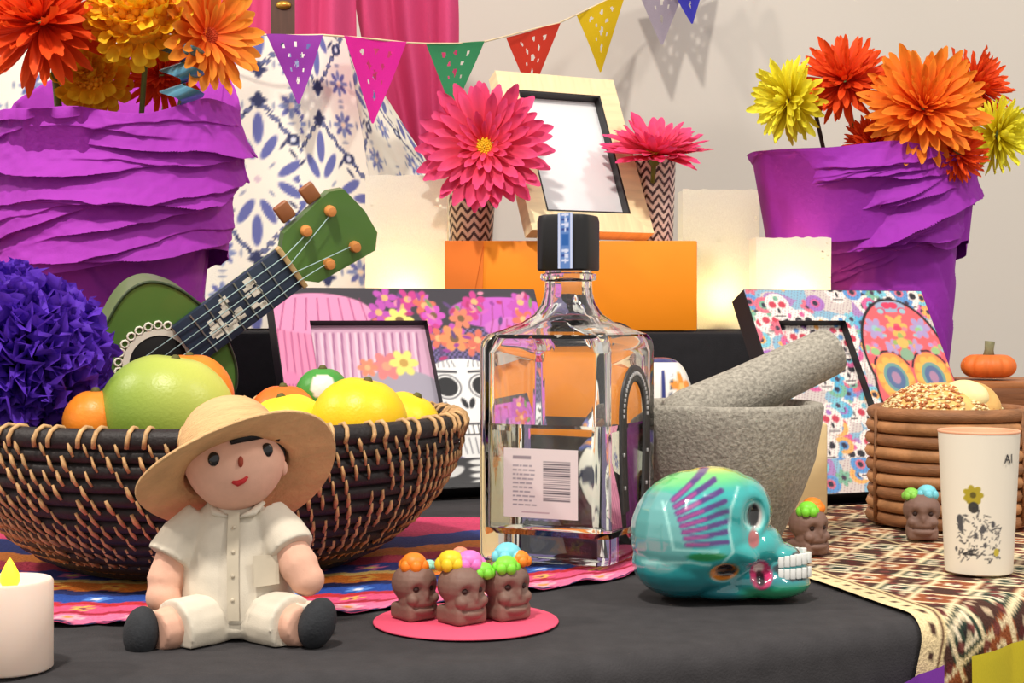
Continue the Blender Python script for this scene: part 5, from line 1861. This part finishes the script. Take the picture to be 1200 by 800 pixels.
def on_head(px, py, lift=0.0):
    x, z = (px - 268) * DK, (549 - py) * DK
    q_ = max(0.05, 1 - (x / (hr * 1.03)) ** 2 - (z / (hr * 0.96)) ** 2)
    return hc + Vector((x, -hr * 0.95 * math.sqrt(q_) - lift, z))


for (px, py) in ((253, 538), (313, 529)):
    MB().ell(on_head(px, py), (0.0029, 0.0018, 0.0034), 10, 14).build('eye', m_button, head)
MB().ell(on_head(285, 541), (0.0013, 0.0016, 0.0026), 10, 14).build('nose', M('brown_thread', (150, 60, 40), 0.7), head)
MB().tube([on_head(275, 565, .0002), on_head(281, 567, .0002), on_head(288, 564, .0002), on_head(293, 559, .0002)], [0.0008, 0.0016, 0.0013, 0.0006], 6).build('mouth', m_lip, head)
hn = MB()
hn.tube([on_head(272, 519, .0004), on_head(292, 512, .0006), on_head(312, 510, .0006), on_head(326, 518, .0004)], [0.001, 0.0026, 0.003, 0.0012], 8)
hn.build('fringe', m_hair, head)
MB().ell(hc + Vector((0, 0.004, 0.004)), (hr * 1.02, hr * 0.94, hr * 0.96), 14, 24).build('back_hair', m_hair, head)
for m in (-1, 1):
    MB().ell(hc + Vector((m * hr * 1.0, 0.001, -0.002)), (0.002, 0.003, 0.0035), 8, 10).build('ear', m_skin, head)
# straw hat tipped back, low on the left
hat = thing('straw_hat', 'small wide-brimmed straw hat tipped back on the doll', 'hat', (0, 0, 0))
Rh = Matrix.Rotation(math.radians(-22), 4, 'Y') @ Matrix.Rotation(math.radians(-35), 4, 'X')
hat_c = Vector(dl.location) + hc + Vector((0.001, 0.003, -0.0045))
hat.matrix_basis = Matrix.Translation(hat_c) @ Rh
prof = []
for i in range(13):
    s_ = i / 12
    prof.append((0.0262 * math.cos(s_ * PI / 2) ** 0.55 + 0.0003, 0.003 + 0.0345 * math.sin(s_ * PI / 2)))
br = [(0.0482, -0.0012), (0.0486, -0.0004), (0.0478, 0.0004), (0.038, 0.0016), (0.030, 0.0018), (0.0268, 0.0024)] + prof
inn_ = [(max(0.0002, r - 0.0012), z - 0.0012) for r, z in reversed(prof)] + [(0.0258, 0.0012), (0.030, 0.0002), (0.038, -0.0002), (0.0478, -0.0014), (0.0482, -0.0012)]
n = 96
th = np.arange(n) * 2 * PI / n
full = np.array(br)
def hatgrid(pr):
    pr = np.array(pr)
    P = np.zeros((len(pr), n, 3))
    P[..., 0] = pr[:, :1] * np.cos(th)
    P[..., 1] = pr[:, :1] * np.sin(th) * 1.0
    fl_ = np.clip((pr[:, :1] - 0.026) / 0.02, 0, 1)
    P[..., 2] = pr[:, 1:] + fl_ ** 1.3 * (0.004 * np.cos(th * 2 + 0.4) - 0.002 * np.cos(th + 2.0))
    return P
crown = MB().grid(hatgrid(br), cv=True).build('hat_top', m_straw, hat)
MB().grid(hatgrid(inn_), cv=True).build('hat_lining', m_straw, hat)
for k in range(7):
    rr = 0.028 + 0.003 * k
    Pz = hatgrid([(rr, 0.0021 - 0.0004 * k * 0.5)])[0]
    MB().tube([tuple(q_) for q_ in Pz[::2]], 0.0004, 4, closed=True).build('braid_row', m_straw, crown)

# ------------------------------------------------------------------ LED pillar candle
m_wax = M('ivory_wax', (236, 212, 196), 0.5, 0.03, 40, sss=0.3)
lc = W(8, 787, 0.655)
ca = thing('led_candle', 'small ivory flameless candle with glowing yellow plastic flame', 'candle', (lc.x, 0.659, 0.0006))
rc, hc_ = 0.0180, 0.0385
MB().lathe([(rc - 0.001, 0), (rc, 0.001), (rc, hc_ - 0.001), (rc - 0.0008, hc_), (rc - 0.003, hc_ - 0.0005), (rc - 0.006, hc_ - 0.004), (0.001, hc_ - 0.0045)], 48).build('wax_body', m_wax, ca, sharp=50)
MB().lathe([(0.0022, hc_ - 0.0045), (0.0042, hc_ - 0.001), (0.0040, hc_ + 0.002), (0.0018, hc_ + 0.0065), (0.0003, hc_ + 0.009)], 16).build('flame', glow_mat('yellow_led_flame', (255, 206, 40), 1.6), ca)

# ------------------------------------------------------------------ white printed cup
m_cup = MV('printed_cup', 0.45, coat=0.15)
cu_c = Vector(((1147 - 600) * 0.893 / FPX, 0.893, 0.0035))
cup = thing('paper_cup', 'tall white cup printed with a black line drawing and yellow flower', 'cup', tuple(cu_c))
rt, rb_, ch_ = 0.0230, 0.0190, 0.0815
n, k = 200, 180
th = np.arange(n) * 2 * PI / n
z = np.linspace(0.0008, ch_, k)
A, Zg = np.meshgrid(th, z, indexing='ij')
Rg = rb_ + (rt - rb_) * Zg / ch_
ua = np.angle(np.exp(1j * (A + PI / 2 + 0.28))) * 0.0212      # 0 faces the viewer
p = Paint(ua, Zg, (236, 226, 208), 0.0003)
ink = (46, 44, 46)
rnd = random.Random(6)
p.ell(-0.0035, 0.0455, 0.0045, 0.0052, (150, 132, 28))
p.flower(-0.0035, 0.0465, 0.0058, 7, (176, 156, 36), (96, 84, 24))
p.ell(-0.0032, 0.0395, 0.003, 0.0032, (60, 56, 50))
for kk in range(120):
    x = -0.013 + 0.026 * rnd.random()
    top = 0.042 - 0.9 * abs(x + 0.003)
    zz = 0.010 + (top - 0.010) * rnd.random()
    dx, dz = (rnd.random() - .5) * 0.005, (rnd.random() - .5) * 0.005
    p.seg(x, zz, x + dx, zz + dz, 0.00018 + 0.00035 * rnd.random(), ink, 0.5 + 0.35 * rnd.random())
for (x, zz, r) in ((-0.0115, 0.032, 0.003), (-0.0112, 0.028, 0.0026), (0.0035, 0.018, 0.0016), (-0.0145, 0.015, 0.0014), (-0.005, 0.0135, 0.002), (0.008, 0.03, 0.0018), (0.002, 0.027, 0.0022), (-0.002, 0.0235, 0.0018)):
    p.ell(x, zz, r * 0.7, r, (84, 82, 84))
p.seg(-0.010, 0.0125, -0.0025, 0.0125, 0.0005, ink)
p.seg(-0.010, 0.0125, -0.0025, 0.0155, 0.0004, ink)
p.ell(0.0105, 0.014, 0.0018, 0.0022, (196, 176, 60))
MB().grid(np.stack([Rg * np.cos(A), Rg * np.sin(A), Zg], -1), cu=True, col=p.c).build('printed_body', m_cup, cup)
MB().lathe([(0.001, 0.0004), (rb_ - 0.0005, 0.0002), (rb_, 0.0009)], 48, caps=(False, False), col=(230, 220, 204)).build('cup_bottom', m_cup, cup)
MB().lathe([(rt - 0.0002, ch_ - 0.001), (rt + 0.0003, ch_ - 0.0002), (rt + 0.0002, ch_ + 0.0008), (rt - 0.0008, ch_ + 0.0009), (rt - 0.0014, ch_), (rb_ - 0.001, 0.02), (0.001, 0.019)], 64, caps=(False, False)).build('rolled_rim', M('cup_inside', (232, 168, 132), 0.5, 0.05), cup)
m_ink = M('black_ink', (60, 58, 60), 0.6)
aa = -PI / 2 - 0.28 + 0.0165 / 0.0212
rr = rb_ + (rt - rb_) * 0.8 + 0.0006
text('printed_word', 'Al', 0.0075, m_ink, cup, Matrix.Translation((rr * math.cos(aa), rr * math.sin(aa), 0.067)) @ Matrix.Rotation(aa + PI / 2, 4, 'Z') @ Matrix.Rotation(PI / 2, 4, 'X'))

# ------------------------------------------------------------------ bread basket, bread, wooden crate, pumpkin
m_reed = M('brown_reed', (146, 98, 62), 0.6, 0.3, 60, 0.3, 300, stretch=(1, 1, 4))
m_reed2 = M('light_reed', (176, 124, 80), 0.6, 0.25, 60, 0.3, 300)
WBC = Vector((0.314, 1.105, 0.0038))
wb = thing('bread_basket', 'round brown coiled reed basket holding a bread roll', 'basket', tuple(WBC))
RB, HBK = 0.0535, 0.082
ang = np.arange(64) * 2 * PI / 64
for i in range(9):
    z = 0.005 + i * (HBK - 0.008) / 8
    MB().tube([((RB + 0.0008 * math.sin(a * 3 + i)) * math.cos(a), (RB + 0.0008 * math.sin(a * 3 + i)) * math.sin(a), z) for a in ang], 0.0047, 8, closed=True).build('coil', m_reed if i % 2 == 0 else m_reed2, wb)
MB().lathe([(0.001, 0.0003), (RB - 0.002, 0.0003), (RB - 0.003, 0.004), (RB - 0.003, HBK - 0.004), (RB - 0.005, HBK - 0.004), (RB - 0.006, 0.006), (0.001, 0.006)], 48, caps=(False, False)).build('inner_wall', m_reed, wb)
for k in range(3):
    a = PI + 0.25 + 2 * PI * k / 3
    MB().tube([((RB + 0.004) * math.cos(a), (RB + 0.004) * math.sin(a), 0.003), ((RB + 0.0045) * math.cos(a), (RB + 0.0045) * math.sin(a), HBK / 2), ((RB + 0.004) * math.cos(a), (RB + 0.004) * math.sin(a), HBK)], 0.0016, 6).build('stake', m_reed, wb)
br = thing('bread_roll', 'golden domed bread roll crusted with sesame seeds in the reed basket', 'bread', (WBC.x - 0.006, WBC.y - 0.004, WBC.z + HBK - 0.020))
m_bread = M('golden_crust', (226, 178, 104), 0.6, 0.2, 50, 0.3, 200)
m_sugar = M('pale_icing_ridge', (246, 226, 164), 0.5, 0.08, 60)
b = MB()
b.ell((0, 0, 0.012), (0.043, 0.040, 0.0265), 16, 28)
b.ell((0.018, -0.008, 0.018), (0.022, 0.024, 0.022), 12, 20)
bme = remeshed(b, 0.0022, 3)
link('loaf', bme, m_bread, br)
MB().ell((0.013, -0.012, 0.0285), (0.012, 0.021, 0.0125), 14, 24, Matrix.Rotation(0.45, 4, 'Z')).build('sugar_ridge', m_sugar, br)
m_seed = M('sesame_seed', (240, 214, 160), 0.5, 0.2, 400)
m_seed2 = M('toasted_seed', (178, 104, 58), 0.6, 0.2, 400)
for nm, mt_, cnt, sd in (('sesame_seeds', m_seed, 900, 1), ('toasted_crumbs', m_seed2, 500, 2)):
    sdm = MB()
    rnd = random.Random(sd)
    octv = np.array([(1, 0, 0), (-1, 0, 0), (0, 1, 0), (0, -1, 0), (0, 0, 1), (0, 0, -1)], float)
    octf = [(0, 2, 4), (2, 1, 4), (1, 3, 4), (3, 0, 4), (2, 0, 5), (1, 2, 5), (3, 1, 5), (0, 3, 5)]
    for _ in range(cnt):
        a, cz = rnd.random() * 2 * PI, rnd.random() * 0.92
        sr = math.sqrt(1 - cz * cz)
        c = np.array([0.0432 * sr * math.cos(a), 0.0402 * sr * math.sin(a), 0.012 + 0.0268 * cz])
        if c[0] > 0.006 and abs((c[0] - 0.016) * 0.9 - (c[1] + 0.005) * 0.35) < 0.006:
            continue
        sz = 0.0011 + 0.0008 * rnd.random()
        sdm.add(octv * np.array([sz * 1.3, sz, sz * 0.8]) + c, octf)
    tag(sdm.build(nm, mt_, br), kind='stuff')

m_crate = M('dark_crate_wood', (124, 76, 44), 0.55, 0.3, 24, 0.2, 60, stretch=(1, 5, 8))
m_crate2 = M('crate_top_wood', (164, 104, 60), 0.5, 0.25, 24, 0.2, 60, stretch=(1, 5, 8))
cr = thing('wooden_crate', 'dark slatted wooden crate carrying the small pumpkin', 'crate', (0.475, 1.345, 0.0025))
hw = 0.078
for i, (z0, z1) in enumerate(((0.002, 0.022), (0.027, 0.046), (0.051, 0.068), (0.074, 0.0885))):
    for y in (-0.052, 0.052):
        MB().box((0, y, (z0 + z1) / 2), (hw, 0.003, (z1 - z0) / 2), 0.001).build('slat', m_crate, cr, sharp=40)
    for x in (-hw + 0.003, hw - 0.003):
        MB().box((x, 0, (z0 + z1) / 2), (0.003, 0.049, (z1 - z0) / 2), 0.001).build('slat', m_crate, cr, sharp=40)
for x in (-hw + 0.009, hw - 0.009):
    for y in (-0.045, 0.045):
        MB().box((x, y, 0.044), (0.006, 0.0045, 0.044), 0.001).build('corner_post', m_crate, cr, sharp=40)
for k in range(4):
    MB().box((0, -0.0405 + 0.027 * k, 0.0912), (hw + 0.002, 0.0128, 0.0026), 0.0008).build('top_board', m_crate2, cr, sharp=40)
m_pump = M('pumpkin_skin', (222, 112, 44), 0.5, 0.1, 60, 0.1)
pu = thing('pumpkin', 'miniature orange pumpkin with a grey-green stem on the wooden crate', 'pumpkin', (0.4145, 1.336, 0.0965))
a, bb = np.linspace(0, PI, 25), np.arange(96) * 2 * PI / 96
A, B = np.meshgrid(a, bb, indexing='ij')
rib = 1 - 0.09 * np.abs(np.cos(B * 5)) ** 6
rr = 0.0235 * np.sin(A) ** 0.8 * rib
zz = 0.0125 * -np.cos(A) * (1 - 0.25 * np.exp(-(np.minimum(A, PI - A) / 0.5) ** 2)) + 0.0118
MB().grid(np.stack([rr * np.cos(B), rr * np.sin(B), zz], -1), cv=True).build('ribbed_body', m_pump, pu)
MB().tube([(0, 0, 0.019), (0.0005, 0, 0.026), (0.0012, 0, 0.0335)], [0.0055, 0.004, 0.0045], 8).build('stem', M('pumpkin_stem', (120, 116, 84), 0.8, 0.2, 200), pu)

# ------------------------------------------------------------------ paper squares hanging on the table front
def hung_paper(label, px0, px1, ytop0, ytop1, d, col, nm):
    u, v = np.linspace(0, 1, 30), np.linspace(0, 1, 30)
    Ug, Vg = np.meshgrid(u, v, indexing='ij')
    xa, xb = (px0 - 600) * d / FPX, (px1 - 600) * d / FPX
    X = xa + (xb - xa) * Ug
    ztop = CAMZ - ((ytop0 + (ytop1 - ytop0) * Ug) - HOR) * d / FPX
    Zz = ztop - 0.11 * Vg
    rim = TC.y - np.sqrt(np.maximum(0.02, (TR + 0.007) ** 2 - (X - TC.x) ** 2))
    Yy = rim - 0.004 - 0.003 * np.abs(np.sin(Ug * 5)) - 0.004 * Vg
    tag(MB().grid(np.stack([X, Yy, Zz], -1)).build('hanging_paper', translucent(nm, col, 0.3)), label, 'paper', 'paper squares hanging on the table front')


hung_paper('purple tissue paper square hanging over the woven cloth border', 1015, 1108, 800, 780, 0.755, (132, 62, 176), 'violet_paper')
hung_paper('yellow tissue paper square hanging on the woven cloth', 1121, 1218, 755, 748, 0.80, (214, 198, 52), 'yellow_paper')
